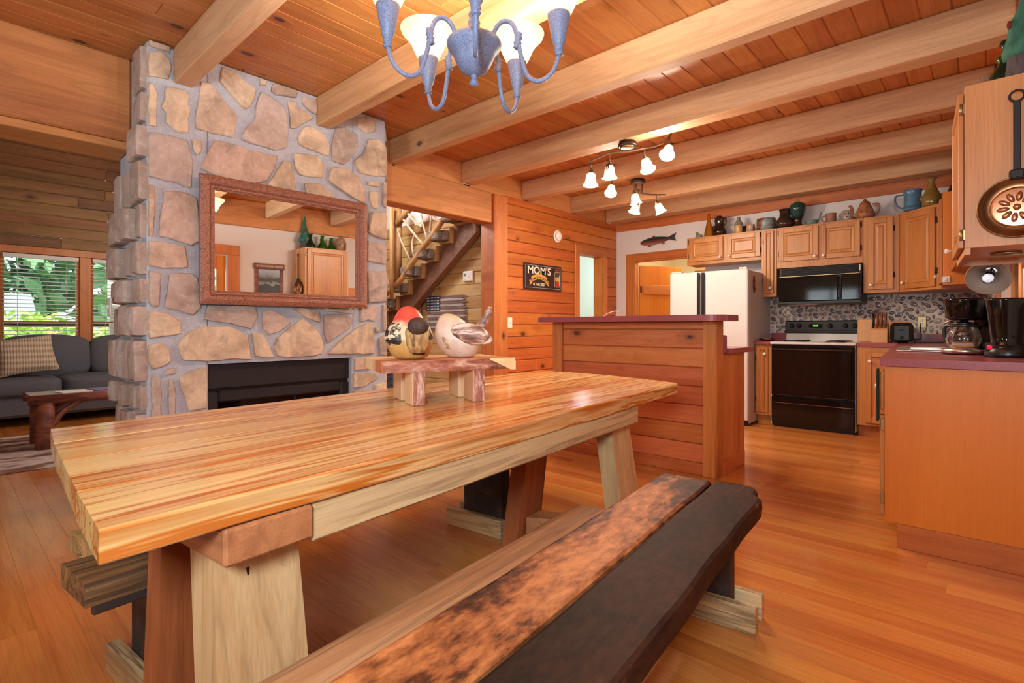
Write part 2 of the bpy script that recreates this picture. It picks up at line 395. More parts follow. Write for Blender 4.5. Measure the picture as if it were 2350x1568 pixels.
M['steel'] = plain('brushed_steel', (206, 198, 186), .32, 1.0, vary=.05, nscale=60)
M['brass'] = plain('aged_brass', (176, 152, 110), .35, .9, vary=.1)
M['knob'] = plain('white_porcelain', (240, 232, 224), .2, vary=.01)
M['plate_white'] = plain('white_plastic', (238, 234, 226), .4, vary=.01)
M['copper'] = plain('hammered_copper', (196, 140, 104), .28, 1.0, vary=.1, nscale=40)
M['copper_dark'] = plain('aged_copper', (132, 92, 60), .32, 1.0, vary=.15, nscale=30)
M['mirror'] = plain('mirror_silver', (240, 240, 240), .01, 1.0, vary=0)
M['sofa'] = plain('charcoal_fabric', (92, 93, 99), .95, vary=.2, nscale=240, bump=.3)
M['pil_blue'] = plain('slate_blue_fabric', (92, 104, 122), .95, vary=.2, nscale=200, bump=.3)
M['laminate'] = patchy('maroon_laminate', [(.3, (128, 58, 64)), (.55, (158, 80, 86)), (.75, (178, 108, 112))], 420, None, 1, .28, 0, detail=2)
M['patina'] = patchy('blue_grey_patina', [(.34, (92, 106, 142)), (.5, (116, 132, 168)), (.66, (140, 152, 182))], 200, None, 1, .45, .05, detail=6)
M['pane'] = pane('window_glass')
M['clear'] = glass('clear_glass')
M['slat'] = plain('blind_slat_white', (232, 230, 224), .5, vary=.02)
M['mortar2'] = patchy('pale_grout', [(.3, (196, 184, 172)), (.7, (222, 212, 200))], 60, None, 1, .8, .1)
def pebble_mat():
    t = NT('river_pebble'); at = t.n('ShaderNodeAttribute', attribute_name='rnd'); tc = t.n('ShaderNodeTexCoord'); sp = t.n('ShaderNodeSeparateColor'); t.l(at, 'Color', sp, 0)
    c = t.ramp((sp, 0), [(0, lin((84, 74, 76))), (.3, lin((126, 112, 108))), (.55, lin((168, 150, 138))), (.75, lin((112, 106, 120))), (1, lin((192, 170, 148)))])
    nz = t.noise((tc, 'Object'), 70, 3); t.base(t.mix(.35, c, t.ramp(nz, [(.3, (.6, .6, .6)), (.7, (1.15, 1.15, 1.15))]), 'MULTIPLY')); t.set(Roughness=.22); return t.m
M['pebble'] = pebble_mat()
# ------------------------------------------------------------------ the room
XW, YB, ZB, ZC, XF, XR = -4.02, 6.72, 2.565, 2.78, -3.69, 0.25
def boards(axis, pl, th, a0, a1, z0, z1, h, openings=(), ch=.007, gap=.004, joints=2.6):
    """level boards on a wall; axis 'Y': wall in the plane x = pl (boards run along y), 'X': wall in the plane y = pl"""
    mb = MB(); z = z0
    while z < z1 - .01:
        zt = min(z + h, z1); segs = [(a0, a1)]
        for (b0, b1, c0, c1) in openings:
            if c0 < zt - .004 and c1 > z + .004:
                if c0 > z + .01 or c1 < zt - .01:      # partly cut board: keep the strip that is left
                    for s0, s1 in ((z, min(zt, c0)), (max(z, c1), zt)):
                        if s1 - s0 > .01:
                            mb.box(*((pl, pl + th, b0, b1) if axis == 'Y' else (b0, b1, pl, pl + th)), s0, s1, ch)
                segs = [q for s in segs for q in ((s[0], min(s[1], b0)), (max(s[0], b1), s[1])) if q[1] - q[0] > .005]
        for s in segs:
            x = s[0]
            while x < s[1] - .01:
                e = min(s[1], x + joints * (.6 + .8 * R_.random()));  e = s[1] if s[1] - e < .4 else e
                mb.box(*((pl, pl + th, x, e) if axis == 'Y' else (x, e, pl, pl + th)), z, zt - gap, ch)
                x = e
        z = zt
    return mb
# floor: strip boards along x
def floor_mat():
    return wood('floor_pine_strip', (216, 134, 62), (204, 116, 48), (176, 90, 34), 'X', grain=.8, knots=.08, kscale=.6, rough=.26, coat=.1, bump=.03, tint=.14, ring=.22, deep='Z')
mb = MB(); y = -1.7
while y < 8.6:
    x = -9.0 - R_.random() * 2
    while x < .9:
        L = 1.2 + 1.9 * R_.random(); mb.box(x, x + L, y, y + .108, -.03, 0, .0009); x += L
    y += .108
struct('floor', mb, floor_mat())
# ceiling boards along y, with eased edges
mb = MB(); x = -4.19
while x < .95:
    y = -1.7
    while y < 6.9:
        L = 2.2 + 2.4 * R_.random(); L = 6.95 - y if y + L > 6.3 else L
        mb.box(x, x + .135, y, y + L, ZC, ZC + .03, .006); y += L
    x += .135
struct('ceiling', mb, M['ceil'])
# timbers
blab = ['short ceiling beam resting on the stone chimney beside the big lintel', 'ceiling beam meeting the stone chimney above the mirror, behind the chandelier',
        'long ceiling beam just beyond the chandelier, next after the chimney', 'knotty ceiling beam carrying the upper branch track light',
        'ceiling beam carrying the farther, lower branch track light', 'ceiling beam second from the kitchen wall', 'dark ceiling beam closest to the kitchen wall above the pottery']
for i, (y0, y1) in enumerate(((.985, 1.092), (1.905, 2.015), (2.785, 2.885), (3.675, 3.83), (4.63, 4.765), (5.6, 5.745), (6.45, 6.66))):
    mb = MB(); mb.box(XF - .05 if i < 2 else XW - .02, .17 - .08 * (y1 - 3.127), y0, y1, ZB, ZC - .001, .008)
    tag(mb.build('ceiling_beam', M['beam']), blab[i], 'beam', 'ceiling beams')
# lintel over the living-room opening, left of the chimney
mb = MB(); mb.box(-4.4, -4.05, -1.68, .845, 2.25, ZC - .002, .01); struct('trim_1', mb, M['header'])
mb = MB(); mb.box(-4.38, -4.07, -1.68, .845, 2.2, 2.249, .004); struct('trim_2', mb, M['header'])
# header over the stair opening, the post, blocking between the beam ends
mb = MB(); mb.box(-4.22, XW, 2.44, 4.108, 2.215, 2.548, .008); struct('trim_3', mb, M['header'])
mb = MB(); mb.box(-4.2, XW + .03, 4.112, 4.335, 0, 2.535, .006); struct('trim_4', mb, M['post_z'])
mb = MB()
for y0, y1 in ((2.53, 2.783), (2.89, 3.673), (3.832, 4.628), (4.767, 5.598), (5.747, 6.448)): mb.box(-4.12, XW - .024, y0 - .04, y1 + .04, 2.476, ZC - .002); mb.box(-4.12, XW - .025, y0 - .2, y1 + .2, 2.476, 2.5649)
struct('trim_5', mb, M['header'])
# left kitchen wall (knotty boards) with a doorway
DY0, DY1, DZ = 5.755, 6.335, 2.055
struct('wall_left', boards('Y', XW - .03, .03, 4.336, YB, 0, 2.56, .1375, [(DY0 - .01, DY1 + .01, 0, DZ + .01)]), M['pine_wall'])
mb = MB(); mb.box(XW - .14, XW - .031, 4.336, DY0 - .012, 0, 2.5); mb.box(XW - .14, XW - .031, DY1 + .012, YB + .1, 0, 2.5); mb.box(XW - .14, XW - .031, DY0 - .012, DY1 + .012, DZ + .012, 2.5)
struct('wall_left_core', mb, M['mint_wall'])
mb = MB(); mb.box(XW - .001, XW + .022, DY0 - .105, DY0 - .004, 0, DZ + .1, .004); struct('trim_6', mb, M['post_z'])
mb = MB(); mb.box(XW - .001, XW + .02, DY1 + .004, DY1 + .105, 0, DZ + .004, .004); struct('trim_7', mb, M['post_z'])
mb = MB(); mb.box(XW - .001, XW + .02, DY0 - .003, DY1 + .105, DZ + .004, DZ + .105, .004); struct('trim_8', mb, M['trim_y'])
mb = MB(); mb.box(XW - .15, XW - .001, DY0 - .01, DY0, 0, DZ); mb.box(XW - .15, XW - .001, DY1, DY1 + .01, 0, DZ); mb.box(XW - .15, XW - .001, DY0 - .01, DY1 + .01, DZ, DZ + .012); struct('trim_9', mb, M['post_z'])
# room behind that doorway
mb = MB(); mb.box(-6.35, -6.3, 4.42, 8.9, 0, 2.6); mb.box(-6.3, XW - .14, 8.85, 8.9, 0, 2.6); mb.box(-6.35, XW - .14, 4.42, 8.9, 2.6, 2.65); struct('wall_far', mb, M['mint_wall'])
# kitchen wall (white plaster) with the pantry doorway
PX0, PX1, PZ = onY(1456, 600, YB).x, -2.72, 2.0
mb = MB(); mb.box(XW - .1, PX0 - .01, YB, YB + .1, 0, ZC); mb.box(PX1 + .01, .9, YB, YB + .1, 0, ZC); mb.box(PX0 - .01, PX1 + .01, YB, YB + .1, PZ + .01, ZC); struct('wall_back', mb, M['white_wall'])
mb = MB(); mb.box(PX0 - .125, PX0 - .004, YB - .02, YB - .001, 0, PZ + .115, .004); struct('trim_10', mb, M['trim_z'])
mb = MB(); mb.box(PX0 - .003, PX1 + .02, YB - .018, YB - .001, PZ + .004, PZ + .115, .004); struct('trim_11', mb, M['trim_x'])
mb = MB(); mb.box(PX0 - .01, PX0 + .008, YB - .001, YB + .1, 0, PZ); mb.box(PX0, PX1, YB - .001, YB + .1, PZ - .004, PZ + .009); struct('trim_12', mb, M['trim_z'])
mb = MB(); mb.box(XW - .1, -.06, YB - .022, YB - .001, 2.455, 2.56, .004); mb.box(XW - .1, -.06, YB - .012, YB - .001, 2.56, ZC - .003); struct('trim_13', mb, M['trim_x'])
mb = MB(); mb.box(-4.16, -4.1, YB + .1, 8.8, 0, 2.5); mb.box(-4.1, -1.9, 8.7, 8.8, 0, 2.5); mb.box(-1.95, -1.9, YB + .1, 8.7, 0, 2.5); mb.box(-4.16, -1.9, YB + .1, 8.8, 2.45, 2.5); struct('wall_pantry', mb, M['cream_wall'])
def plank_door(name, label, L, H, loc, rz, hinge=1, kind=True):
    t = thing(name, label, 'door', loc, rz); t['kind'] = 'structure'
    mb = MB(); w = L / 5
    for i in range(5): mb.box(i * w, (i + 1) * w, 0, .035, .01, H, .004)
    mb.build('door_leaf', M['panel_z'], t)
    mb = MB()
    for z in (.25, H - .42): mb.box(.05, L - .05, -.022, 0, z, z + .14, .004)
    mb.build('ledge_board', M['trim_x'], t)
    mb = MB()
    for z in (.28, H - .39): mb.box(-.012, .012, -.024, -.02, z, z + .09); mb.tube([(0, -.026, z), (0, -.026, z + .09)], .006)
    mb.build('strap_hinge', M['dark_bronze'], t); return t
plank_door('door_1', 'open plank door of honey pine inside the pantry doorway', .74, 1.96, (PX0 + .03, YB + .11, 0), math.radians(62))
plank_door('door_2', 'closed plank door of honey pine at the rear of the pantry', .8, 1.9, (-3.55, 8.66, 0), 0)
mb = MB(); mb.box(-3.68, -3.56, 8.675, 8.699, 0, 2.03, .004); mb.box(-2.74, -2.62, 8.675, 8.699, 0, 2.03, .004); mb.box(-3.56, -2.74, 8.675, 8.699, 1.91, 2.03, .004); struct('trim_14', mb, M['trim_z'])
# right wall: runs a few degrees out of square with the kitchen wall
SK = .08
def skew(mb, oy=0.0): return mb.warp(lambda p: (p.x - SK * (p.y + oy - 3.127), p.y, p.z))
def skew_m(oy=0.0): return Matrix(((1, -SK, 0, -SK * (oy - 3.127)), (0, 1, 0, 0), (0, 0, 1, 0), (0, 0, 0, 1)))
def wallx(y): return XR - SK * (y - 3.127)
D0, D1, DT = 1.56, 2.34, 2.03
mb = MB(); mb.box(XR, XR + .12, -1.7, D0, 0, ZC); mb.box(XR, XR + .12, D1, 4.3, 0, ZC); mb.box(XR, XR + .12, D0, D1, DT, ZC)
mb.box(XR, XR + .12, 4.3, 5.3, 0, 1.12); mb.box(XR, XR + .12, 4.3, 5.3, 2.0, ZC); mb.box(XR, XR + .12, 5.3, YB, 0, ZC); struct('wall_right', skew(mb), M['white_wall'])
mb = MB(); mb.box(XR - .06, XR - .001, -1.6, YB - .03, 2.43, ZC - .002, .006); struct('trim_15', skew(mb), M['header'])
mb = MB()
for y0, y1 in ((D0 - .15, D0), (D1, D1 + .15)): mb.box(XR - .022, XR - .001, y0, y1, 0, DT, .004)
mb.box(XR - .022, XR - .001, D0 - .15, D1 + .15, DT, DT + .13, .004); struct('trim_16', skew(mb), M['trim_z'])
t = thing('door_3', 'orange pine entry door with a small glass light, seen in the mirror', 'door', (XR + .03, D0 + .01, 0), 0); t['kind'] = 'structure'
W = D1 - D0 - .02; oy = D0 + .01
mb = MB(); mb.box(0, .04, 0, .2, 0, DT - .01, .003); mb.box(0, .04, W - .1, W, 0, DT - .01, .003); mb.box(0, .04, .2, W - .1, 0, 1.2, .003); mb.box(0, .04, .2, W - .1, 1.84, DT - .01, .003); skew(mb, oy).build('door_leaf', M['panel_z'], t)
mb = MB(); mb.box(.015, .025, .2, W - .1, 1.2, 1.84); skew(mb, oy).build('door_pane', M['pane'], t)
mb = MB(); mb.box(-.03, 0, W - .06, W - .03, .98, 1.02, .006); mb.ball((-.05, W - .045, 1.0), .026); skew(mb, oy).build('door_knob', M['brass'], t)
# window over the sink, in the right wall
t = thing('window_1', 'small wood-cased window over the kitchen sink', 'window', (XR, 4.3, 1.12)); t['kind'] = 'structure'
mb = MB(); mb.box(-.02, 0, -.09, 0, -.1, .98, .003); mb.box(-.02, 0, 1.0, 1.09, -.1, .98, .003); mb.box(-.02, 0, 0, 1, .88, .98, .003); mb.box(-.05, 0, -.1, 1.1, -.12, -.095, .003); skew(mb, 4.3).build('window_casing', M['trim_z'], t)
mb = MB(); mb.box(.05, .09, 0, .05, 0, .88); mb.box(.05, .09, .95, 1, 0, .88); mb.box(.05, .09, .05, .95, 0, .05); mb.box(.05, .09, .05, .95, .83, .88); skew(mb, 4.3).build('window_frame', M['trim_z'], t)
mb = MB(); mb.box(.068, .073, .05, .95, .05, .83); skew(mb, 4.3).build('window_pane', M['pane'], t)
# wall behind the camera, with a window that lets daylight in
BW = (-3.3, -2.2, .5, 2.0)
struct('wall_front', boards('X', -1.72, .04, -9.0, .9, 0, 3.45, .1375, [BW]), M['pine_wall_x'])
t = thing('window_2', 'wide window in the wall opposite the kitchen', 'window', (BW[0], -1.7, BW[2])); t['kind'] = 'structure'
mb = MB(); w, h = BW[1] - BW[0], BW[3] - BW[2]
mb.box(-.1, 0, .02, .045, -.1, h + .1); mb.box(w, w + .1, .02, .045, -.1, h + .1); mb.box(0, w, .02, .045, h, h + .1); mb.box(0, w, .02, .06, -.1, 0)
mb.box(w / 2 - .03, w / 2 + .03, -.03, .0, 0, h); mb.box(0, .04, -.03, 0, 0, h); mb.box(w - .04, w, -.03, 0, 0, h); mb.box(.04, w - .04, -.03, 0, 0, .04); mb.box(.04, w - .04, -.03, 0, h - .04, h); mb.build('window_frame', M['trim_z'], t)
mb = MB(); mb.box(.04, w - .04, -.018, -.014, .04, h - .04); mb.build('window_pane', M['pane'], t)
bl = thing('window_blind', 'slatted blind on the window opposite the kitchen', 'blind', (BW[0] + .01, -1.63, BW[2]))
P_ = MB(); z = .02
while z < h - .05: P_.box(0, w - .02, -.024, .024, -.0015, .0015, M=T(0, 0, z) @ RX(.35)); z += .05
P_.build('blind_slats', M['slat'], bl); P_ = MB(); P_.box(0, w - .02, -.026, .026, h - .05, h, .004); P_.build('headrail', M['slat'], bl)
# living room: window wall, stair wall, ceiling
XL = -8.75; WZ0, WZ1 = .82, 1.965; W1, W2 = (.545, 1.262), (1.398, 2.12)
struct('wall_living', boards('Y', XL - .04, .04, -1.7, 4.22, 0, 3.45, .138, [(W1[0] - .012, W2[1] + .012, WZ0 - .01, WZ1 + .01)]), M['cabin_wall'])
mb = MB(); mb.box(XL - .02, XL + .025, W1[0] - .1, W2[1] + .1, WZ1 + .012, WZ1 + .1, .004); mb.box(XL - .02, XL + .025, W1[0] - .1, W1[0] - .012, WZ0 - .1, WZ1 + .012, .004)
mb.box(XL - .05, XL + .03, W1[1] + .012, W2[0] - .012, WZ0 - .1, WZ1 + .012, .004); mb.box(XL - .02, XL + .025, W2[1] + .012, W2[1] + .1, WZ0 - .1, WZ1 + .012, .004); mb.box(XL - .02, XL + .05, W1[0] - .1, W2[1] + .1, WZ0 - .1, WZ0 - .012, .004)
struct('trim_17', mb, M['trim_z'])
for i, (a, b) in enumerate((W1, W2)):
    t = thing('window_%d' % (i + 3), 'living-room window with white slatted blind behind the sofa', 'window', (XL, a, WZ0)); t['kind'] = 'structure'
    w, h = b - a, WZ1 - WZ0; mb = MB()
    mb.box(-.06, -.02, -.012, .022, -.01, h + .01); mb.box(-.06, -.02, w - .022, w + .012, -.01, h + .01); mb.box(-.06, -.02, .022, w - .022, -.01, .022); mb.box(-.06, -.02, .022, w - .022, h - .022, h + .01); mb.box(-.062, -.018, .022, w - .022, .3, .325)
    mb.build('window_frame', M['trim_z'], t)
    mb = MB(); mb.box(-.042, -.038, .022, w - .022, .022, h - .022); mb.build('window_pane', M['pane'], t)
    bl = thing('window_blind', ('wide white slatted blind over the window behind the sofa cushions', 'narrow white slatted blind on the window next to the stone chimney')[i], 'blind', (XL + .03, a + .004, WZ0))
    mb = MB(); z = .02
    while z < h - .06: mb.box(-.024, .024, .004, w - .012, -.0015, .0015, M=T(0, 0, z) @ RY(.22)); z += .047
    s = mb.build('blind_slats', M['slat'], bl)
    mb = MB(); mb.box(-.026, .026, .0, w - .008, h - .05, h, .004); mb.build('headrail', M['slat'], bl)
    mb = MB()
    for q in (.18, .82): mb.tube([(.026, w * q, .01), (.026, w * q, h - .05)], .0025, 5)
    mb.build('ladder_cord', M['slat'], bl)
YS = 4.22
struct('wall_stair', boards('X', YS, .04, XL, XW - .14, 0, 2.42, .143), M['pine_wall_x'])
mb = MB(); mb.box(XL, XW - .14, YS + .002, YS + .06, 2.42, 3.45); struct('wall_stair_upper', mb, M['white_wall'])
mb = MB(); x = -9.0
while x < -4.3: mb.box(x, x + .14, -1.7, 4.3, 3.45, 3.48, .005); x += .14
struct('ceiling_living', mb, M['ceil'])
mb = MB(); mb.box(-4.38, -4.1, -1.7, 4.3, ZC, 3.5); struct('wall_upper', mb, M['white_wall'])
# ------------------------------------------------------------------ stone chimney
FY0, FY1, FXB = .85, 2.515, -4.37
OY0, OY1, OZ1 = 1.18, 2.205, .83
fire = thing('stone_fireplace', 'floor-to-ceiling fieldstone chimney breast with a black firebox', 'fireplace', (XF, FY0, 0))
def fl(p): return (p[0] - XF, p[1] - FY0, p[2])
mb = MB()
def fb(x0, x1, y0, y1, z0, z1, ch=.012): mb.box(x0 - XF, x1 - XF, y0 - FY0, y1 - FY0, z0, z1, ch)
fb(FXB, XF, FY0, OY0, 0, ZC - .003); fb(FXB, XF, OY1, FY1, 0, ZC - .003); fb(FXB, XF, OY0 - .001, OY1 + .001, OZ1, ZC - .003, .002); fb(FXB, XF, OY0 - .001, OY1 + .001, 0, .06, .002); fb(FXB, FXB + .08, OY0 - .001, OY1 + .001, .06, OZ1, .001)
mb.build('mortar', M['mortar'], fire)
def stone_mat(name):
    t = NT(name); tc = t.n('ShaderNodeTexCoord'); at = t.n('ShaderNodeAttribute', attribute_name='rnd')
    o = t.vmath('SCALE', (at, 'Vector')); o[0].inputs['Scale'].default_value = 11
    mp = t.n('ShaderNodeMapping'); t.l(tc, 'Object', mp, 'Vector'); t.l(o[0], 0, mp, 'Location')
    sp = t.n('ShaderNodeSeparateColor'); t.l(at, 'Color', sp, 0)
    hue = t.ramp((sp, 0), [(0, lin((222, 196, 168))), (.35, lin((226, 202, 174))), (.55, lin((212, 182, 164))), (.75, lin((204, 184, 174))), (1, lin((184, 166, 154)))])
    n1 = t.noise((mp, 0), 5.5, 7, .62, .6); n2 = t.noise((mp, 0), 34, 5, .65); n3 = t.noise((mp, 0), 3.0, 4, .5, 1.5)
    c = t.mix(t.ramp(n1, [(.36, (.6, .6, .6)), (.56, (0, 0, 0))]), hue, lin((150, 124, 106)))
    c = t.mix(t.math('MULTIPLY', t.ramp(n3, [(.58, (0, 0, 0)), (.72, (.8, .8, .8))]), (sp, 2)), c, lin((112, 104, 102)))
    c = t.mix(t.math('MULTIPLY', t.ramp(n2, [(.6, (0, 0, 0)), (.72, (1, 1, 1))]), .6), c, lin((226, 212, 196)))
    c = t.mix(.5, c, t.ramp(n2, [(.3, (.8, .8, .8)), (.6, (1.12, 1.12, 1.12))]), 'MULTIPLY')
    t.base(c); t.set(Roughness=.85); t.bump(t.math('ADD', n1, n2), .2, .012); return t.m
M['stone'] = stone_mat('fieldstone')
S1 = 2.6111
# outlines traced from the photograph's chimney face, then set at its true plane
ST_A = [[885,245,960,258,1020,290,1015,320,950,300,885,275],[880,310,960,310,1015,360,1025,410,1005,480,920,462,878,460],[877,490,915,505,938,560,930,690,932,765,875,750],
[990,520,1105,540,1130,580,1122,640,1140,665,1118,720,1125,800,1060,800,985,735,995,680,960,640,985,590],[1200,490,1260,500,1330,590,1420,700,1405,760,1400,832,1290,805,1170,775,1170,690,1190,590],
[1325,405,1390,430,1470,500,1530,540,1520,600,1470,660,1440,640,1370,560,1310,490],[1560,550,1640,600,1700,650,1720,740,1715,890,1640,905,1530,870,1440,840,1460,780,1520,720,1530,640],
[1550,475,1590,485,1590,520,1550,515],[1630,505,1740,535,1780,555,1770,590,1690,575,1650,575,1620,550],[1715,605,1760,610,1780,650,1840,680,1875,710,1810,745,1770,775,1735,770,1730,690],
[1805,580,1890,605,1890,690,1840,660,1805,620],[1810,770,1850,755,1920,790,1960,840,1970,900,1965,940,1870,905,1790,870,1775,830],[2005,770,2060,765,2140,810,2140,880,2110,940,2060,990,1985,965,1985,860],
[2135,715,2200,700,2245,740,2245,790,2190,800,2140,765],[2200,835,2270,840,2310,890,2318,960,2313,1060,2250,1060,2150,1040,2110,970,2170,920,2190,870],[875,790,1000,810,1120,850,1150,970,1140,1130,1020,1090,875,1060],
[1145,835,1205,850,1200,910,1180,935,1155,905],[1280,840,1400,870,1520,910,1655,935,1640,1000,1590,1090,1480,1110,1340,1075,1200,1015,1230,940],[1690,965,1730,970,1760,1080,1765,1150,1680,1150,1590,1110,1640,1050],
[1755,920,1900,935,1930,985,1925,1070,1860,1065,1790,1050,1760,990],[1820,1100,1900,1100,1990,1160,2020,1215,1900,1200,1830,1155],[1985,1005,2060,1010,2140,1060,2182,1140,2182,1225,2110,1190,2020,1130,1960,1080],
[2200,1090,2265,1100,2265,1125,2200,1115],[2215,1145,2260,1150,2260,1255,2230,1250,2205,1180],[2290,1095,2313,1095,2313,1250,2290,1230],[2225,1270,2316,1275,2316,1440,2240,1420,2200,1390],
[870,1100,920,1120,920,1260,910,1420,868,1410],[975,1145,1100,1155,1178,1190,1190,1450,1140,1475,1040,1440,950,1420,955,1300,975,1210]]
ST_B = [[878,135,1000,150,1105,170,1120,300,1000,305,880,290],[891,310,955,330,945,530,915,540,880,510],[1010,335,1140,330,1180,360,1200,540,1150,585,1050,555,980,540,1000,440],[883,560,1000,570,1080,620,1085,695,1030,705,890,725],
[880,760,960,745,1010,790,1020,860,960,895,905,910,880,870],[985,910,1050,900,1050,935,985,945],[905,935,960,960,960,1230,905,1230],[1005,970,1035,965,1045,1080,1040,1230,1010,1230],
[1240,890,1236,1000,1234,1140,1130,1160,1110,1100,1075,1020,1070,960,1150,910],[1130,680,1200,655,1370,650,1480,705,1500,850,1400,845,1240,860,1095,855,1060,760],[1240,525,1420,525,1525,530,1540,590,1500,670,1400,640,1260,620,1215,610],
[1565,560,1620,545,1700,590,1740,630,1690,670,1610,700,1570,670],[1505,690,1570,695,1610,770,1635,840,1580,838,1525,830],[1660,720,1740,650,1810,605,1880,650,1920,720,1930,780,1920,815,1880,828,1790,833,1720,840,1660,830,1635,770],
[1740,540,1830,545,1910,560,1910,630,1830,600],[1935,580,2050,575,2105,605,2090,660,2000,720,1955,755,1935,680],[1940,540,2110,555,2110,575,1950,560],[1960,810,2040,730,2130,660,2220,625,2235,740,2235,815,2120,815,1970,818],
[2155,540,2250,525,2260,580,2240,625,2200,610,2155,625],[2245,655,2265,660,2265,690,2245,690],[2290,520,2313,520,2313,680,2290,680],[2265,720,2313,700,2313,830,2270,820],[2120,845,2210,838,2215,910,2120,915],[2115,930,2240,930,2260,960,2180,1010,2112,1020],
[2195,140,2260,150,2308,170,2308,280,2195,260],[2192,320,2312,320,2314,505,2200,510],[2112,1040,2200,1025,2220,1090,2112,1110],[2240,1000,2312,985,2312,1090,2245,1080]]
def rough_outline(P, step=.028, j=.004, key=0):
    out = []; n = len(P)
    for i in range(n):
        a, b = Vector(P[i]), Vector(P[(i + 1) % n]); L = (b - a).length; k = max(1, int(L / step))
        nr = Vector((-(b - a).y, (b - a).x)).normalized() if L > 1e-6 else Vector((0, 0))
        for q in range(k):
            p = a.lerp(b, q / k)
            if q: p += nr * (R_.random() - .5) * 2 * j
            out.append((p.x, p.y))
    # round the corners a little
    m = len(out); return [(out[i][0] * .9 + (out[i - 1][0] + out[(i + 1) % m][0]) * .05, out[i][1] * .9 + (out[i - 1][1] + out[(i + 1) % m][1]) * .05) for i in range(m)]
def stone(mb, P, Mx, depth=.024, r=None, tilt=0.0):
    O = rough_outline(P); n = len(O); cx = sum(p[0] for p in O) / n; cy = sum(p[1] for p in O) / n; r = r or rnd3(); rad = max(.025, sum(math.hypot(p[0] - cx, p[1] - cy) for p in O) / n)
    vs = []; sx, sy = (R_.random() - .5) * .04 + tilt, (R_.random() - .5) * .04
    for k, (q, z) in enumerate(((1.0, -.01), (1.0, depth * .7), (1 - .006 / rad, depth * .95), (1 - .03 / rad, depth * 1.0), (.45, depth * 1.06))):
        for x, y in O:
            X, Y = cx + (x - cx) * q, cy + (y - cy) * q
            zz = z + (mnoise.noise(Vector((X * 9, Y * 9, r[0] * 40))) * .0035 + sx * (X - cx) + sy * (Y - cy) if k > 0 else 0)
            vs.append((X, Y, zz))
    vs.append((cx, cy, depth * 1.15)); fs = []
    for k in range(4):
        for i in range(n): fs.append((k * n + i, k * n + (i + 1) % n, (k + 1) * n + (i + 1) % n, (k + 1) * n + i))
    for i in range(n): fs.append((4 * n + i, 4 * n + (i + 1) % n, 5 * n))
    mb.add(vs, fs, Mx, False, r)
mb = MB(); MF = Matrix(((0, 0, 1, 0), (1, 0, 0, 0), (0, 1, 0, 0), (0, 0, 0, 1)))      # local (u,v,w) -> (w, u, v): face looks along +x
for L, oy in ((ST_A, 0), (ST_B, 500)):
    for q in L:
        P = []
        for i in range(0, len(q), 2):
            p = onX(q[i] / S1, q[i + 1] / S1 + oy, XF); P.append((min(max(p.y - FY0, .004), FY1 - FY0 - .004), min(p.z, ZC - .012)))
        stone(mb, P, MF, .02 + .01 * R_.random())
for (a, b, c, d) in ((.0, .3, .02, .3), (1.37, 1.66, .02, .22), (1.38, 1.64, .25, .45)):       # below the table's sight line
    stone(mb, [(a + .01, c), (b - .02, c + .02), (b, d - .03), ((a + b) / 2, d), (a, d - .02)], MF, .022)
mb.build('face_stone', M['stone'], fire)
# left return: rougher, thicker stones standing on edge
mb = MB(); MS = Matrix(((-1, 0, 0, 0), (0, 0, -1, 0), (0, 1, 0, 0), (0, 0, 0, 1)))        # local (u,v,w) -> (-u, -w, v)
z = 0.01
while z < 2.74:
    hgt = .16 + .2 * R_.random(); hgt = min(hgt, 2.755 - z)
    if z + hgt > 2.6: hgt = 2.755 - z
    x = .0
    while x < .66:
        w = .09 + .17 * R_.random(); w = .68 - x if x + w > .6 else w
        k = lambda: (R_.random() - .5) * .05
        P = [(x + .004 + abs(k()), z + abs(k()) * .6), (x + w * .5, z - k() * .3 + .01), (x + w - .004, z + abs(k())), (x + w - abs(k()) * .4, z + hgt * .5), (x + w - abs(k()), z + hgt - .01 - abs(k())), (x + w * .45, z + hgt - .012 + k() * .3), (x + .01 + abs(k()) * .4, z + hgt - .02), (x + .004, z + hgt * .45)]
        if not (z + hgt > 2.2 and x + w > .36): stone(mb, P, MS, .025 + .055 * R_.random(), (R_.random() * .3 + .7, R_.random(), R_.random()), (R_.random() - .5) * .12)
        x += w
    z += hgt
mb.build('side_stone', M['stone'], fire)
mb = MB(); MS2 = Matrix(((-1, 0, 0, 0), (0, 0, 1, FY1 - FY0), (0, 1, 0, 0), (0, 0, 0, 1))); z = .02
while z < 2.7:
    hgt = min(.22 + .2 * R_.random(), 2.74 - z)
    stone(mb, [(.01, z), (.16, z + .01), (.17, z + hgt - .03), (.02, z + hgt - .02)], MS2, .02); z += hgt
mb.build('return_stone', M['stone'], fire)
# firebox
def part(name, mat, fn, parent=fire):
    mb = MB(); fn(mb); return mb.build(name, mat, parent)
ox, oy0, oy1 = -.05, OY0 - FY0, OY1 - FY0
part('firebox_hood', M['black_metal'], lambda m: m.box(ox - .2, ox, oy0, oy1, .665, OZ1 - .001, .004))
part('firebox_slot', M['black_soft'], lambda m: m.box(ox - .2, ox - .02, oy0, oy1, .645, .665))
def ff(m):
    for a in ((oy0, oy0 + .075, .06, .645), (oy1 - .075, oy1, .06, .645), (oy0 + .075, oy1 - .075, .57, .645), (oy0 + .075, oy1 - .075, .06, .16)): m.box(ox - .1, ox + .005, *a, .012)
part('firebox_frame', M['black_metal'], ff)
part('firebox_glass', M['black_gloss'], lambda m: m.box(ox - .06, ox - .045, oy0 + .07, oy1 - .07, .15, .58))
part('firebox_mullion', M['black_metal'], lambda m: m.box(ox - .05, ox - .035, oy0 + .6, oy0 + .612, .16, .57))
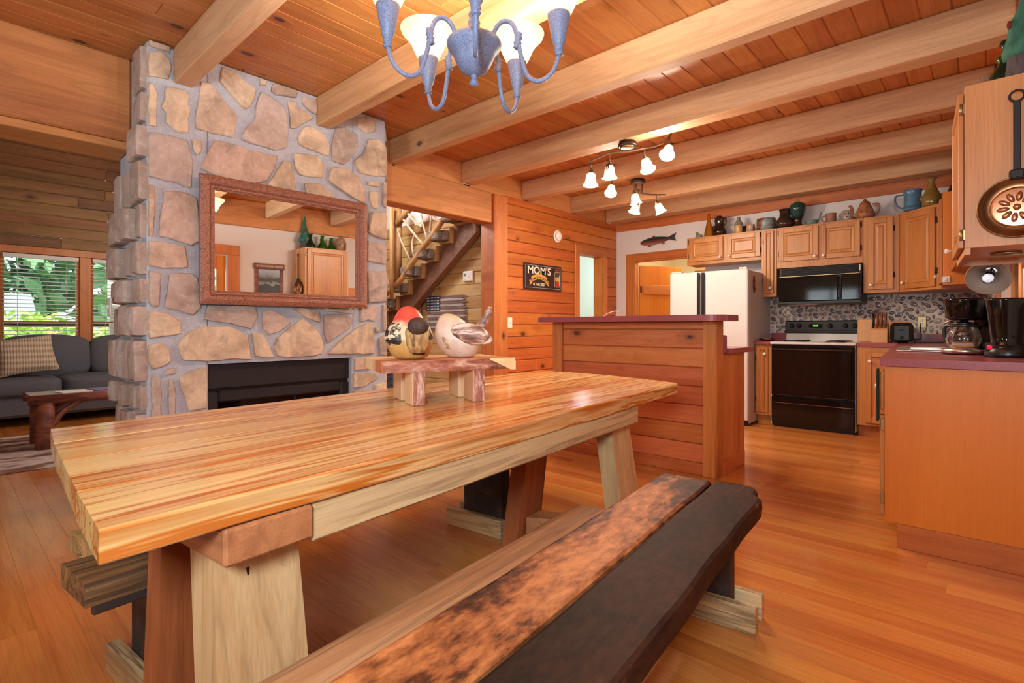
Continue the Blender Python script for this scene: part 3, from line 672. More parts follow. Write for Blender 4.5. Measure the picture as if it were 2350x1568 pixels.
# light switch on the return
sw = thing('light_switch', 'white light switch plate on the rough side of the stone chimney', 'light switch', (-4.235, FY0 - .075, 1.2))
part('plate', M['plate_white'], lambda m: m.box(-.04, .04, -.012, 0, -.06, .06, .004), sw)
part('toggle', M['plate_white'], lambda m: m.box(-.008, .008, -.024, -.01, -.012, .012, .003), sw)
# framed mirror
MY0, MY1, MZ0, MZ1 = onX(455, 500, XF + .05).y, onX(837.5, 600, XF + .09).y, 1.213, 2.024
mir = thing('framed_mirror', 'copper-toned carved frame mirror hung on the stone chimney', 'mirror', (XF + .075, (MY0 + MY1) / 2, (MZ0 + MZ1) / 2), MIRROR_RZ)
hw, hh = (MY1 - MY0) / 2, (MZ1 - MZ0) / 2; FW = .088
def carved():
    t = NT('carved_copper_frame'); tc = t.n('ShaderNodeTexCoord')
    vo = t.n('ShaderNodeTexVoronoi'); vo.inputs['Scale'].default_value = 105; t.l(tc, 'Object', vo, 'Vector'); nz = t.noise((tc, 'Object'), 60, 4)
    t.base(t.mix((vo, 'Distance'), lin((186, 128, 104)), lin((122, 74, 60)))); t.set(Roughness=.42, Metallic=.15); t.bump(t.math('ADD', (vo, 'Distance'), nz), .5, .006); return t.m
M['carved'] = carved()
prof = [(0, 0), (0, .03), (.012, .036), (.03, .042), (.05, .034), (.06, .022), (.064, .026), (.074, .024), (.08, .016), (FW, .012), (FW, .0)]
def frame_ring(m):
    n = len(prof); vs = []
    for sy, sz in ((-1, -1), (1, -1), (1, 1), (-1, 1)):
        for d, h in prof: vs.append((h, sy * (hw - d), sz * (hh - d)))
    fs = []
    for c in range(4):
        a, b = c * n, ((c + 1) % 4) * n
        for k in range(n): fs.append((a + k, a + (k + 1) % n, b + (k + 1) % n, b + k))
    m.add(vs, fs)
part('mirror_frame', M['carved'], frame_ring, mir)
def bead(m):
    for sy in (-1, 1):
        for k in range(60): z = -hh + FW + .004 + (2 * hh - 2 * FW - .008) * k / 59; m.ball((.018, sy * (hw - .077), z), .004, 6, 4)
    for sz in (-1, 1):
        for k in range(90): y = -hw + FW + (2 * hw - 2 * FW) * k / 89; m.ball((.018, y, sz * (hh - .077)), .004, 6, 4)
part('bead_moulding', M['carved'], bead, mir)
part('mirror_glass', M['mirror'], lambda m: m.box(-.002, .006, -hw + FW - .005, hw - FW + .005, -hh + FW - .005, hh - FW + .005), mir)
part('backing', M['black_soft'], lambda m: m.box(-.03, -.004, -hw + .02, hw - .02, -hh + .02, hh - .02), mir)
# ------------------------------------------------------------------ kitchen cabinets
def kn(mb, x, y, z, d=(0, -1, 0), r=.016):
    Mx = T(x, y, z) @ Vector(d).to_track_quat('Z', 'Y').to_matrix().to_4x4()
    mb.lathe([(.007, 0), (.006, .012), (r * .8, .018), (r, .024), (r * .85, .03), (0, .033)], 14, Mx)
def cab_door(par, w, h, Mx, knob=None, hinge=None, mat='cab_z', arch=False, name='door'):
    """framed door with a raised panel; local x across, z up, faces -y, 20 mm thick; Mx puts its lower left rear corner"""
    mb = MB(); s = min(.052, w * .27)
    r = rnd3()
    mb.box(0, s, -.02, 0, 0, h, .003, Mx); mb.box(w - s, w, -.02, 0, 0, h, .003, Mx)
    mb.box(s, w - s, -.02, 0, 0, s, .003, Mx, r); mb.box(s, w - s, -.02, 0, h - s, h, .003, Mx, r)
    a, b = s, .022                                     # sloping inner edge, recessed field, raised centre
    rings = [(0, -.02), (.006, -.013), (b, -.011), (b + .014, -.017)]
    vs = []; fs = []
    for d, y in rings: vs += [(a + d, y, a + d), (w - a - d, y, a + d), (w - a - d, y, h - a - d), (a + d, y, h - a - d)]
    for k in range(3):
        for i in range(4): fs.append((k * 4 + i, k * 4 + (i + 1) % 4, k * 4 + 4 + (i + 1) % 4, k * 4 + 4 + i))
    fs.append((12, 13, 14, 15)); mb.add(vs, fs, Mx)
    d = mb.build(name, M[mat], par)
    if knob: mb = MB(); kn(mb, 0, 0, 0); mb.warp(lambda p: Mx @ (p + Vector((knob[0], -.02, knob[1])))); mb.build('knob', M['knob'], d)
    if hinge is not None:
        x = w + .006 if hinge else -.006
        for z in (h * .16, h * .8): mb = MB(); mb.box(x - .007, x + .007, -.008, .002, z, z + .055, .002, Mx); mb.tube([Mx @ Vector((x, -.008, z)), Mx @ Vector((x, -.008, z + .055))], .005, 6); mb.build('hinge', M['dark_bronze'], d)
    return d
YC, ZT, ZU = 6.39, 2.187, 1.415
def upper(label, x0, x1, z0, z1, doors, y0=YC, end=None):
    t = thing('wall_cabinet', label, 'cabinet', (x0, y0, z0), 0, 'upper kitchen cabinets')
    w, h = x1 - x0, z1 - z0; mb = MB()
    mb.box(.001, w - .001, 0, YB - .025 - y0, 0, h, .002); mb.build('cabinet_body', M['cab_z'], t)
    for a, b, c, d, kx, kz, hs in doors: cab_door(t, b - a, d - c, T(a - x0, -.001, c - z0), (kx, kz), hs)
    return t
upper('short two-door wall cabinet above the white refrigerator', -2.81, -1.925, 1.845, ZT, [(-2.775, -2.356, 1.885, 2.165, .39, .035, 0), (-2.305, -1.935, 1.885, 2.165, .03, .035, 1)])
upper('narrow single-door wall cabinet between refrigerator and microwave', -1.924, -1.76, ZU, ZT, [(-1.895, -1.79, 1.455, 2.165, .075, .06, 0)])
upper('two-door wall cabinet directly above the black microwave', -1.759, -.942, 1.728, ZT, [(-1.735, -1.346, 1.80, 2.168, .36, .035, 0), (-1.322, -.965, 1.80, 2.168, .03, .035, 1)])
upper('tall single-door wall cabinet just right of the microwave', -.941, -.642, ZU, ZT, [(-.9, -.69, 1.45, 2.165, .028, .045, 1)])
# corner cabinet with its diagonal face
t = thing('corner_cabinet', 'diagonal corner wall cabinet carrying the blue mug and tall vase', 'cabinet', (-.64, YC, ZU), 0, 'upper kitchen cabinets')
mb = MB(); mb.prism([(0, 0), (.33, -.31), (.55, -.31), (.54, .30), (0, .30)], 0, ZT - ZU); mb.build('cabinet_body', M['cab_z'], t)
L = math.hypot(.33, .31); an = math.atan2(-.31, .33)
cab_door(t, L - .09, .72, T(0, 0, .025) @ RZ(an) @ T(.045, -.002, 0), (.03, .06), 1)
# cabinets on the right wall (skewed with it)
def skewed(t, names=None):
    pass
t = thing('side_cabinet', 'wall cabinet with a bright orange end panel beyond the sink window', 'cabinet', (-.07, 5.72, ZU), 0, 'upper kitchen cabinets')
mb = MB(); mb.box(0, .319, 0, .355, .01, ZT - ZU + .02, .002); skew(mb, 5.72).build('cabinet_body', M['panel_z'], t)
d = cab_door(t, .29, .72, skew_m(5.72) @ T(-.002, .325, .025) @ RZ(-PI / 2), (.03, .08), None)
t = thing('near_cabinet', 'wall cabinet with a pale end panel where the copper skillet hangs', 'cabinet', (-.07, 3.22, 1.403), 0, 'upper kitchen cabinets')
mb = MB(); mb.box(0, .318, 0, .62, .03, ZT - 1.403, .002); mb.box(0, .02, 0, .62, 0, .03); mb.box(0, .318, .6, .62, 0, .03); skew(mb, 3.22).build('cabinet_body', M['pale_panel'], t)
d = cab_door(t, .56, .73, skew_m(3.22) @ T(-.002, .59, .035) @ RZ(-PI / 2), (.035, .05), None)
mb = MB()
for z in (.07, .66): mb.box(-.006, .004, .012, .028, z, z + .05, .002); mb.tube([(-.012, .016, z), (-.012, .016, z + .05)], .006, 8)
skew(mb, 3.22).build('hinge', M['brass'], t)
mb = MB(); mb.lathe([(0, 0), (.055, 0), (.06, .008), (.05, .014), (0, .014)], 24, T(.17, .3, .016)); skew(mb, 3.22).build('puck_light', M['brass'], t)
# ------------------------------------------------------------------ lower cabinets and worktops
CT, CB = .915, .878
def base_cab(label, x0, x1, y0, y1, doors, name='base_cabinet', mat='cab_z'):
    t = thing(name, label, 'cabinet', (x0, y0, 0), 0, 'lower kitchen cabinets'); w, d = x1 - x0, y1 - y0
    mb = MB(); mb.box(0, w, 0, d, .11, CB - .001, .002); mb.box(.001, w - .001, .075, d, 0, .11); mb.build('cabinet_body', M[mat], t)
    for a, b, c, e, kx, kz, hs in doors: cab_door(t, b - a, e - c, T(a - x0, -.001, c), (kx, kz), hs)
    return t
base_cab('narrow base cabinet between refrigerator and stove', -1.9, -1.742, 6.1, 6.68, [(-1.885, -1.765, .14, .85, .09, .64, 0)])
base_cab('base cabinet just right of the black stove', -.95, -.42, 6.1, 6.68, [(-.88, -.53, .14, .83, .04, .6, 1)])
t = thing('sink_cabinet', 'long run of base cabinets under the sink with a plain orange end panel', 'cabinet', (-.373, 3.127, 0), 0, 'lower kitchen cabinets')
mb = MB(); mb.box(0, .62, 0, 2.95, .118, CB - .001, .002); skew(mb, 3.127).build('end_panel', M['panel_z'], t)
mb = MB(); mb.box(.05, .62, .004, 2.9, 0, .117, .002); skew(mb, 3.127).build('toe_board', M['trim_x'], t)
for k, (y0, y1) in enumerate(((.03, .46), (.5, .95), (.98, 1.43), (1.5, 2.0), (2.05, 2.6))):
    if k == 0:
        for z0, z1 in ((.655, .85), ):
            mb = MB(); mb.box(-.02, -.001, y0, y1, z0, z1, .006); dd = skew(mb, 3.127).build('drawer', M['cab_y'], t)
            mb = MB(); kn(mb, -.02, (y0 + y1) / 2, (z0 + z1) / 2, (-1, 0, 0)); skew(mb, 3.127).build('knob', M['knob'], dd)
        cab_door(t, y1 - y0, .49, skew_m(3.127) @ T(-.001, y1, .14) @ RZ(-PI / 2), (.06, .43), None)
    else: cab_door(t, y1 - y0, .71, skew_m(3.127) @ T(-.001, y1, .14) @ RZ(-PI / 2), (.06, .6), None)
mb = MB()
for z in (.2, .56): mb.box(-.016, .0, .004, .022, z, z + .06, .002)
skew(mb, 3.127).build('hinge', M['brass'], t)
tw = thing('hanging_towel', 'dark green towel hanging beside the drawer at the counter end', 'towel', (-.373, 3.127, 0))
mb = MB(); mb.box(-.036, -.024, .02, .09, .6, .86, .004); skew(mb, 3.127).build('towel_cloth', plain('dark_green_cloth', (36, 44, 38), .95, nscale=200), tw)
# worktop
wt = thing('countertop', 'maroon laminate worktop holding the coffee makers and the steel sink', 'countertop', (-.39, 3.1, CB), 0, 'maroon worktops')
mb = MB()
SX0, SX1, SY0, SY1 = .075, .53, 1.0, 1.78              # sink cut-out
for a in ((0, SX0, 0, 3.56), (SX1, .638, 0, 3.56), (SX0, SX1, 0, SY0), (SX0, SX1, SY1, 3.56)): mb.box(*a, 0, CT - CB)
skew(mb, 3.1)
mb.box(-.562, -.22, 2.985, 3.56, 0, CT - CB); mb.build('worktop_slab', M['laminate'], wt)
mb = MB(); mb.box(-.002, .0, .02, 2.9, .001, CT - CB - .001); skew(mb, 3.1); mb.build('worktop_edge', M['laminate'], wt)
mb = MB(); mb.box(-.56, .35, 3.575, 3.595, CT - CB, .125, .004); mb.build('backsplash_strip', M['laminate'], wt)
mb = MB(); mb.box(.618, .638, .3, 3.55, CT - CB, .125, .004); skew(mb, 3.1).build('backsplash_strip', M['laminate'], wt)
w2 = thing('countertop', 'short maroon worktop piece between refrigerator and stove', 'countertop', (-1.9, 6.07, CB), 0, 'maroon worktops')
mb = MB(); mb.box(0, .158, 0, .625, 0, CT - CB, .003); mb.build('worktop_slab', M['laminate'], w2)
mb = MB(); mb.box(0, .158, .605, .625, CT - CB, .125, .004); mb.build('backsplash_strip', M['laminate'], w2)
sk = thing('kitchen_sink', 'stainless drop-in sink with bright raised rim in the maroon worktop', 'sink', (-.39, 3.1, CT))
mb = MB(); i = .035
for a in ((SX0 - i, SX0 + i, SY0 - i, SY1 + i), (SX1 - i, SX1 + i, SY0 - i, SY1 + i), (SX0 + i, SX1 - i, SY0 - i, SY0 + i), (SX0 + i, SX1 - i, SY1 - i, SY1 + i)): mb.box(*a, .0005, .012, .004)
skew(mb, 3.1).build('sink_rim', M['steel'], sk)
mb = MB(); b0, b1, c0, c1 = SX0 + i, SX1 - i, SY0 + i, SY1 - i
vs = [(b0, c0, .002), (b1, c0, .002), (b1, c1, .002), (b0, c1, .002)]; vs += [(b0 + .02, c0 + .02, -.17), (b1 - .02, c0 + .02, -.17), (b1 - .02, c1 - .02, -.17), (b0 + .02, c1 - .02, -.17)]
mb.add(vs, [(0, 1, 5, 4), (1, 2, 6, 5), (2, 3, 7, 6), (3, 0, 4, 7), (4, 5, 6, 7)]); skew(mb, 3.1).build('sink_bowl', M['steel'], sk)
mb = MB(); mb.lathe([(.028, .0), (.026, .02), (.013, .03), (.012, .16)], 14, T(.57, 1.4, .0)); mb.tube(smoothpts([(.57, 1.4, .15), (.56, 1.4, .24), (.48, 1.4, .27), (.4, 1.4, .22)], 6), .011, 10); skew(mb, 3.1).build('faucet', M['chrome'], sk)
# pebble backsplash: flat river stones set in grout
bs = thing('pebble_backsplash', 'backsplash of flat grey river pebbles set in pale grout', 'backsplash', (0, YB, 0))
mb = MB(); mb.box(-1.925, .0, -.012, -.0005, .918, 1.41); mb.build('grout', M['mortar2'], bs)
mb = MB(); mb.box(XR - .014, XR - .0005, 3.3, YB - .05, .918, 1.01); mb.box(XR - .014, XR - .0005, 5.42, YB - .05, 1.01, 1.43); mb.box(XR - .014, XR - .0005, 3.3, 4.19, 1.01, 1.4); mb.warp(lambda p: (p.x - SK * (p.y - 3.127), p.y - YB, p.z)); mb.build('grout', M['mortar2'], bs)
mb = MB(); cells = []
def pebbles(u0, u1, v0, v1, place):
    pts = []
    for tries in range(9000):
        a = .026 + .016 * R_.random(); b = a * (.5 + .3 * R_.random()); an = R_.random() * PI
        if tries > 3000: a *= .7; b *= .7
        if tries > 6000: a *= .75; b *= .8
        u, v = u0 + (u1 - u0) * R_.random(), v0 + (v1 - v0) * R_.random(); rr = math.sqrt(a * b) * 1.04
        if v - rr < v0 or v + rr > v1 or u - rr < u0 or u + rr > u1: continue
        if any(abs(u - q[0]) < .1 and math.hypot(u - q[0], v - q[1]) < rr + q[2] for q in pts): continue
        pts.append((u, v, rr)); r = rnd3(); vs = []; fs = []
        for q, h in ((1.0, 0.0), (.97, .0025), (.8, .0045)):
            for k in range(9):
                th = 2 * PI * k / 9; x, y = a * q * cos(th), b * q * sin(th); vs.append(place(u + x * cos(an) - y * sin(an), v + x * sin(an) + y * cos(an), h))
        for k in range(2):
            for j in range(9): fs.append((k * 9 + j, k * 9 + (j + 1) % 9, k * 9 + 9 + (j + 1) % 9, k * 9 + 9 + j))
        fs.append(list(range(18, 27))); mb.add(vs, fs, None, True, r)
pebbles(-1.92, -.03, 1.0, 1.41, lambda u, v, h: (u, -.0115 - h, v))
mb.build('pebble_tile', M['pebble'], bs)
mb = MB(); pebbles(5.42, 6.66, 1.0, 1.43, lambda u, v, h: (wallx(u) - .0135 - h, u - YB, v)); mb.build('pebble_tile', M['pebble'], bs)
def outlet(label, x, z, mat):
    t = thing('outlet', label, 'outlet', (x, YB - .018, z), 0)
    mb = MB(); mb.box(-.036, .036, -.006, 0, -.058, .058, .003); mb.build('cover_plate', M[mat], t)
    mb = MB()
    for dz in (-.02, .02): mb.lathe([(.015, 0), (.015, .002), (0, .002)], 12, T(0, -.006, dz) @ RX(PI / 2))
    mb.build('socket', M['plate_white'] if mat != 'plate_white' else M['white_metal'], t)
outlet('white wall outlet on the pebbles between refrigerator and stove', -1.885, 1.05, 'plate_white')
outlet('brass-coloured wall outlet on the pebbles behind the toaster', -.49, 1.12, 'brass')
# ------------------------------------------------------------------ breakfast bar (free-standing half wall with its own low counter behind)
bar = thing('breakfast_bar', 'knotty pine breakfast bar with a raised maroon top', 'breakfast bar', (-2.855, 3.683, 0))
BL = 1.452; bh = 1.11
mb = MB(); z = .088
while z < bh - .01: zt = min(z + .138, bh); mb.box(.1, BL - .1, .018, .04, z, zt - .003, .006); z = zt
mb.build('front_boards', M['bar_board'], bar)
mb = MB(); mb.box(.1, BL - .1, .01, .04, 0, .088, .004); mb.build('base_board', M['trim_x'], bar)
for a in (0, BL - .1):
    mb = MB(); mb.box(a, a + .1, 0, .125, 0, bh, .004); mb.build('corner_post', M['trim_z'], bar)
mb = MB(); mb.box(.002, BL - .002, .041, .123, .001, bh - .001); mb.build('bar_core', M['trim_x'], bar)
mb = MB()
for k in range(5): mb.box(BL - .02, BL - .002, .126 + k * .0885, .126 + (k + 1) * .0885, .1, CB - .002, .003)
mb.box(.002, .02, .126, .57, .1, CB - .002); mb.box(.02, BL - .02, .55, .568, .1, CB - .002, .002); mb.build('side_board', M['trim_z'], bar)
mb = MB(); mb.box(BL - .03, BL + .004, .13, .565, 0, .115, .004); mb.box(.01, BL - .03, .13, .5, 0, .1); mb.build('base_board', M['trim_y'], bar)
mb = MB(); mb.box(-.02, BL + .05, .15, .63, CB, CT, .003); mb.box(-.02, BL + .018, .126, .15, CB, CT + .095, .008); mb.build('lower_top', M['laminate'], bar)
def rounded(x0, x1, y0, y1, r, k=8):
    P = []
    for cx, cy, a in ((x1 - r, y1 - r, 0), (x0 + r, y1 - r, PI / 2), (x0 + r, y0 + r, PI), (x1 - r, y0 + r, 1.5 * PI)):
        P += [(cx + r * cos(a + PI / 2 * q / k), cy + r * sin(a + PI / 2 * q / k)) for q in range(k + 1)]
    return P
mb = MB(); mb.prism(rounded(-.05, BL + .12, -.21, .17, .11), bh, bh + .042, ch=.003); mb.build('bar_top', M['laminate'], bar)
mb = MB(); mb.box(-.054, -.049, -.08, .06, bh + .002, bh + .04, .002); mb.build('end_cap', M['chrome'], bar)
wr = thing('wire_holder', 'loop of thin white wire standing on the maroon bar top', 'holder', (-2.25, 3.72, bh + .042))
mb = MB(); mb.tube(smoothpts([(-.11, 0, .0), (-.06, 0, .03), (.0, 0, .045), (.035, 0, .04), (.025, 0, .02), (.01, 0, .0)], 6), .003, 6); mb.tube([(.05, 0, 0), (.052, 0, .012)], .003, 6); mb.build('wire_loop', M['white_metal'], wr)
# ------------------------------------------------------------------ appliances
def P(par, name, mat, fn, sub=0):
    mb = MB(); fn(mb); return mb.build(name, M[mat] if isinstance(mat, str) else mat, par, sub)
fr = thing('refrigerator', 'white side-by-side refrigerator with black handles', 'refrigerator', (-2.79, 5.87, 0)); FWD, FH = .885, 1.7
P(fr, 'fridge_body', 'fridge_side', lambda m: m.box(.004, FWD - .004, .062, .8, .02, FH - .01, .006))
P(fr, 'freezer_door', 'white_metal', lambda m: (m.box(0, .372, 0, .06, 1.18, FH, .006), m.box(0, .372, 0, .06, .06, .86, .006), m.box(0, .03, 0, .06, .86, 1.18), m.box(.345, .372, 0, .06, .86, 1.18)))
P(fr, 'fridge_door', 'white_metal', lambda m: m.box(.38, FWD, 0, .06, .06, FH, .01))
dsp = P(fr, 'water_dispenser', 'black_soft', lambda m: (m.box(.03, .345, -.008, .02, 1.1, 1.18, .004), m.box(.03, .05, -.006, .05, .86, 1.1), m.box(.325, .345, -.006, .05, .86, 1.1), m.box(.05, .325, .045, .058, .86, 1.1), m.box(.05, .325, -.006, .05, .86, .88)))
P(dsp, 'dispenser_panel', 'black_gloss', lambda m: m.box(.08, .295, -.011, -.007, 1.12, 1.165, .002))
for x in (.335, .39):
    h = P(fr, 'door_handle', 'black_soft', lambda m: (m.box(x, x + .034, -.03, -.014, 1.18, FH - .012, .005), m.box(x, x + .034, -.03, -.014, .55, 1.13, .005), m.box(x + .004, x + .03, -.014, 0, 1.6, 1.66)))
    P(h, 'chrome_clip', 'chrome', lambda m: m.box(x - .006, x + .038, -.042, -.012, 1.12, 1.19, .01))
P(fr, 'hinge_cover', 'white_metal', lambda m: (m.box(FWD - .1, FWD - .01, .005, .07, FH, FH + .022, .008), m.box(.01, .14, .005, .07, FH, FH + .018, .008)))
P(fr, 'toe_grille', 'black_soft', lambda m: m.box(.01, FWD - .01, .03, .06, .005, .058))
mg = thing('fridge_magnet', 'small dark red engine-shaped magnet on the refrigerator side', 'magnet', (-1.9085, 6.08, 1.55))
P(mg, 'magnet_plate', plain('dark_red_enamel', (120, 20, 26), .4), lambda m: (m.box(0, .008, -.022, .02, -.1, .09, .003), m.box(0, .008, .02, .045, -.075, -.035, .003), m.box(0, .008, .02, .032, .02, .04, .002), m.box(0, .008, -.034, -.022, -.06, .05, .002)))
# range
rg = thing('stove', 'black electric range with a white cooktop and black oven door', 'stove', (-1.735, 6.07, 0)); W = .778
P(rg, 'stove_body', 'black_soft', lambda m: (m.box(.004, W - .004, .035, .62, .03, .885, .003), m.box(.02, W - .02, .06, .6, .0, .03)))
P(rg, 'side_trim', 'white_metal', lambda m: (m.box(W - .006, W, .02, .6, .03, .885), m.box(0, .006, .02, .6, .03, .885)))
od = P(rg, 'oven_door', 'black_gloss', lambda m: m.box(.008, W - .008, 0, .034, .34, .872, .006))
P(od, 'door_rail', 'dark_bronze', lambda m: (m.box(.03, W - .03, -.012, 0, .826, .842, .004), m.box(.01, W - .01, -.003, 0, .345, .351)))
dr = P(rg, 'storage_drawer', 'black_gloss', lambda m: m.box(.008, W - .008, 0, .034, .055, .325, .006))
P(dr, 'drawer_edge', 'chrome', lambda m: m.box(.02, W - .02, -.004, 0, .262, .267))
P(rg, 'cooktop', 'white_metal', lambda m: (m.box(-.003, W + .003, -.01, .6, .886, .912, .006), m.box(.01, W - .01, .56, .615, .905, 1.0, .006)))
for bx, by, br in ((.2, .17, .1), (.58, .17, .085), (.2, .42, .085), (.58, .42, .1)):
    b = P(rg, 'burner', 'black_metal', lambda m: [m.tube([(bx + q * cos(a), by + q * sin(a), .922) for a in [2 * PI * k / 28 for k in range(28)]], .006, 6, closed=True) for q in (br, br * .7, br * .4)])
    P(b, 'drip_pan', 'chrome', lambda m: m.lathe([(br + .02, .9125), (br + .015, .918), (br * .5, .9135), (0, .9135)], 28, T(bx, by, 0)))
bg = P(rg, 'backguard', 'black_soft', lambda m: (m.box(.0, W, .552, .62, 1.0, 1.145, .01), m.box(.01, W - .01, .545, .553, 1.03, 1.135, .003)))
for kx in (.075, .15, .455, .6, .685):
    P(bg, 'control_knob', 'black_metal', lambda m: (m.lathe([(.027, 0), (.026, .006), (.02, .01), (.018, .026), (0, .028)], 18, T(kx, .545, 1.085) @ RX(PI / 2)), m.box(kx - .003, kx + .003, .513, .52, 1.07, 1.1)))
P(bg, 'clock_window', 'black_gloss', lambda m: m.prism([(.25 + .06 * sx * q, 0) for sx, q in ()] or rounded(.245, .385, 1.062, 1.108, .02), 0, .003, Matrix(((1, 0, 0, 0), (0, 0, -1, .545), (0, 1, 0, 0), (0, 0, 0, 1)))))
green = plain('green_led', (20, 60, 20), .4, emit=(90, 255, 60, 2.5))
FACE = lambda x, y, z: T(x, y, z) @ RX(PI / 2)          # text plane facing -y
text_mesh('clock_digits', '2:23', .03, green, bg, FACE(.315, .541, 1.086), .0006, bold=.0006)
# microwave
mw = thing('microwave', 'black over-the-range microwave with a slatted vent on top', 'microwave', (-1.724, 6.33, 1.318)); W, H = .777, .402
P(mw, 'microwave_body', 'black_soft', lambda m: m.box(0, W, .03, .37, 0, H, .004))
P(mw, 'microwave_door', 'black_gloss', lambda m: m.box(0, .568, 0, .029, .035, .3, .006))
P(mw, 'door_border', 'black_soft', lambda m: (m.box(0, W, .002, .029, .302, .31), m.box(0, W, .002, .029, 0, .033, .004)))
P(mw, 'control_panel', 'black_gloss', lambda m: m.box(.6, W, 0, .029, .035, .3, .006))
P(mw, 'vent_slat', 'black_metal', lambda m: [m.box(.02, W - .03, -.004, .02, .318 + k * .0115, .318 + k * .0115 + .006, .001, T(0, 0, 0)) for k in range(7)])
P(mw, 'handle', 'black_gloss', lambda m: (m.box(.572, .596, -.03, -.012, .05, .285, .008), m.box(.576, .592, -.014, .002, .06, .08), m.box(.576, .592, -.014, .002, .255, .275)))
P(mw, 'trim_strip', 'brass', lambda m: (m.box(.02, W - .02, -.002, .004, .303, .308), m.box(W - .02, W - .008, -.004, .004, .33, .395)))
P(mw, 'lamp_lens', 'white_metal', lambda m: m.box(.1, .36, .06, .16, -.006, 0, .002))
# ------------------------------------------------------------------ worktop items
Z0 = CT + .0008
kb = thing('knife_block', 'pale wooden knife block with brown-handled knives beside the toaster', 'knife block', (-.8, 6.36, Z0))
P(kb, 'block', 'pale_panel', lambda m: m.add([(-.07, -.05, 0), (.07, -.05, 0), (.07, .08, 0), (-.07, .08, 0), (-.07, -.05, .13), (.07, -.05, .13), (.07, .09, .19), (-.07, .09, .19)], [(0, 3, 2, 1), (4, 5, 6, 7), (0, 1, 5, 4), (1, 2, 6, 5), (2, 3, 7, 6), (3, 0, 4, 7)]))
brown = plain('knife_handle_brown', (128, 74, 44), .5)
for k in range(8):
    x = -.05 + (k % 4) * .033; y = -.015 + (k // 4) * .055
    P(kb, 'knife', brown if k else 'black_soft', lambda m: m.tube([(x, y, .14 + (k // 4) * .025), (x, y - .006, .2 + (k // 4) * .03), (x, y - .012, .27 + (k // 4) * .03 + .02 * (k == 0))], [.008, .009, .011], 8))
for i, (x, h, lab) in enumerate(((-.93, .24, 'tall pale cutting board leaning on the pebbles behind the knife block'), (-.68, .22, 'wooden cutting board leaning between knife block and toaster'))):
    cb = thing('cutting_board', lab, 'cutting board', (x, 6.56, Z0)); P(cb, 'board', 'pale_panel', lambda m: m.box(-.09, .09, 0, .018, 0, h, .006, RX(-.12)))
ts = thing('toaster', 'black two-slice toaster on the worktop beside the knife block', 'toaster', (-.6, 6.28, Z0))
def toaster(m):
    prof = rounded(-.09, .09, 0, .185, .045); m.prism(prof, -.13, .13, Matrix(((1, 0, 0, 0), (0, 0, -1, 0), (0, 1, 0, .012), (0, 0, 0, 1))), .006)
P(ts, 'toaster_body', 'black_gloss', toaster)
P(ts, 'toast_slot', 'chrome', lambda m: [m.box(x - .014, x + .014, -.1, .1, .1955, .1985) for x in (-.035, .035)])
P(ts, 'front_panel', 'black_soft', lambda m: (m.box(-.06, .06, -.137, -.129, .03, .165, .004), m.lathe([(.016, 0), (.014, .014), (0, .014)], 16, T(0, -.137, .055) @ RX(PI / 2)), m.box(-.02, .02, -.155, -.136, .12, .132, .004), m.box(-.003, .003, -.139, -.136, .07, .17)))
P(ts, 'toaster_foot', 'black_soft', lambda m: [m.box(x - .012, x + .012, y - .012, y + .012, 0, .014) for x in (-.06, .06) for y in (-.1, .1)])
P(ts, 'power_cord', 'black_soft', lambda m: m.tube(smoothpts([(.085, .1, .03), (.13, .06, .05), (.125, .1, .13), (.115, .2, .19)], 6), .004, 6))
# drip coffee maker with a glass carafe, and the black one next to it
def skp(x, y): return (x - SK * (y - 3.127), y)
cm = thing('coffee_maker', 'black coffee maker with a clear glass carafe on a steel-rimmed plate', 'coffee maker', (-.02, 3.9, Z0), -.75)
P(cm, 'base_plate', 'black_soft', lambda m: (m.lathe([(.095, 0), (.097, .012), (.092, .02)], 28, T(-.04, -.07, 0)), m.box(-.09, .1, -.03, .12, 0, .03, .01)))
P(cm, 'steel_band', 'steel', lambda m: m.lathe([(.0985, .006), (.0985, .026), (.094, .03), (0, .03)], 28, T(-.04, -.07, 0)))
P(cm, 'tower', 'black_gloss', lambda m: m.box(-.09, .1, .03, .12, .03, .29, .014))
P(cm, 'filter_head', 'black_gloss', lambda m: m.lathe([(.07, .19), (.088, .21), (.1, .3), (.1, .31), (.0, .312)], 28, T(-.04, -.06, 0)))
cf = P(cm, 'carafe', 'clear', lambda m: (m.lathe([(.062, .032), (.075, .045), (.082, .085), (.072, .13), (.056, .155), (.058, .168), (.054, .166), (.052, .154), (.068, .128), (.078, .085), (.071, .048), (.058, .036)], 28, T(-.04, -.07, 0), cap=False)))
P(cf, 'carafe_lid', 'black_soft', lambda m: m.lathe([(.056, .166), (.05, .178), (.02, .182), (.018, .19), (0, .19)], 24, T(-.04, -.07, 0)))
P(cf, 'carafe_band', 'black_soft', lambda m: m.lathe([(.0575, .152), (.0595, .16), (.0575, .168)], 24, T(-.04, -.07, 0), cap=False))
P(cf, 'carafe_handle', 'black_soft', lambda m: m.tube(smoothpts([(-.098, -.075, .16), (-.14, -.08, .155), (-.15, -.082, .11), (-.128, -.08, .055), (-.118, -.078, .06)], 6), .009, 8))
c2 = thing('coffee_maker', 'tall glossy black coffee maker with a red lit switch', 'coffee maker', (.075, 3.62, Z0), -.5)
P(c2, 'body', 'black_gloss', lambda m: m.lathe([(.078, 0), (.08, .05), (.066, .07), (.066, .1), (.078, .2), (.09, .285), (.09, .295), (.0, .297)], 28, sq=(.95, 1.05)))
P(c2, 'base', 'black_soft', lambda m: m.lathe([(.088, 0), (.09, .015), (.08, .062), (0, .064)], 28))
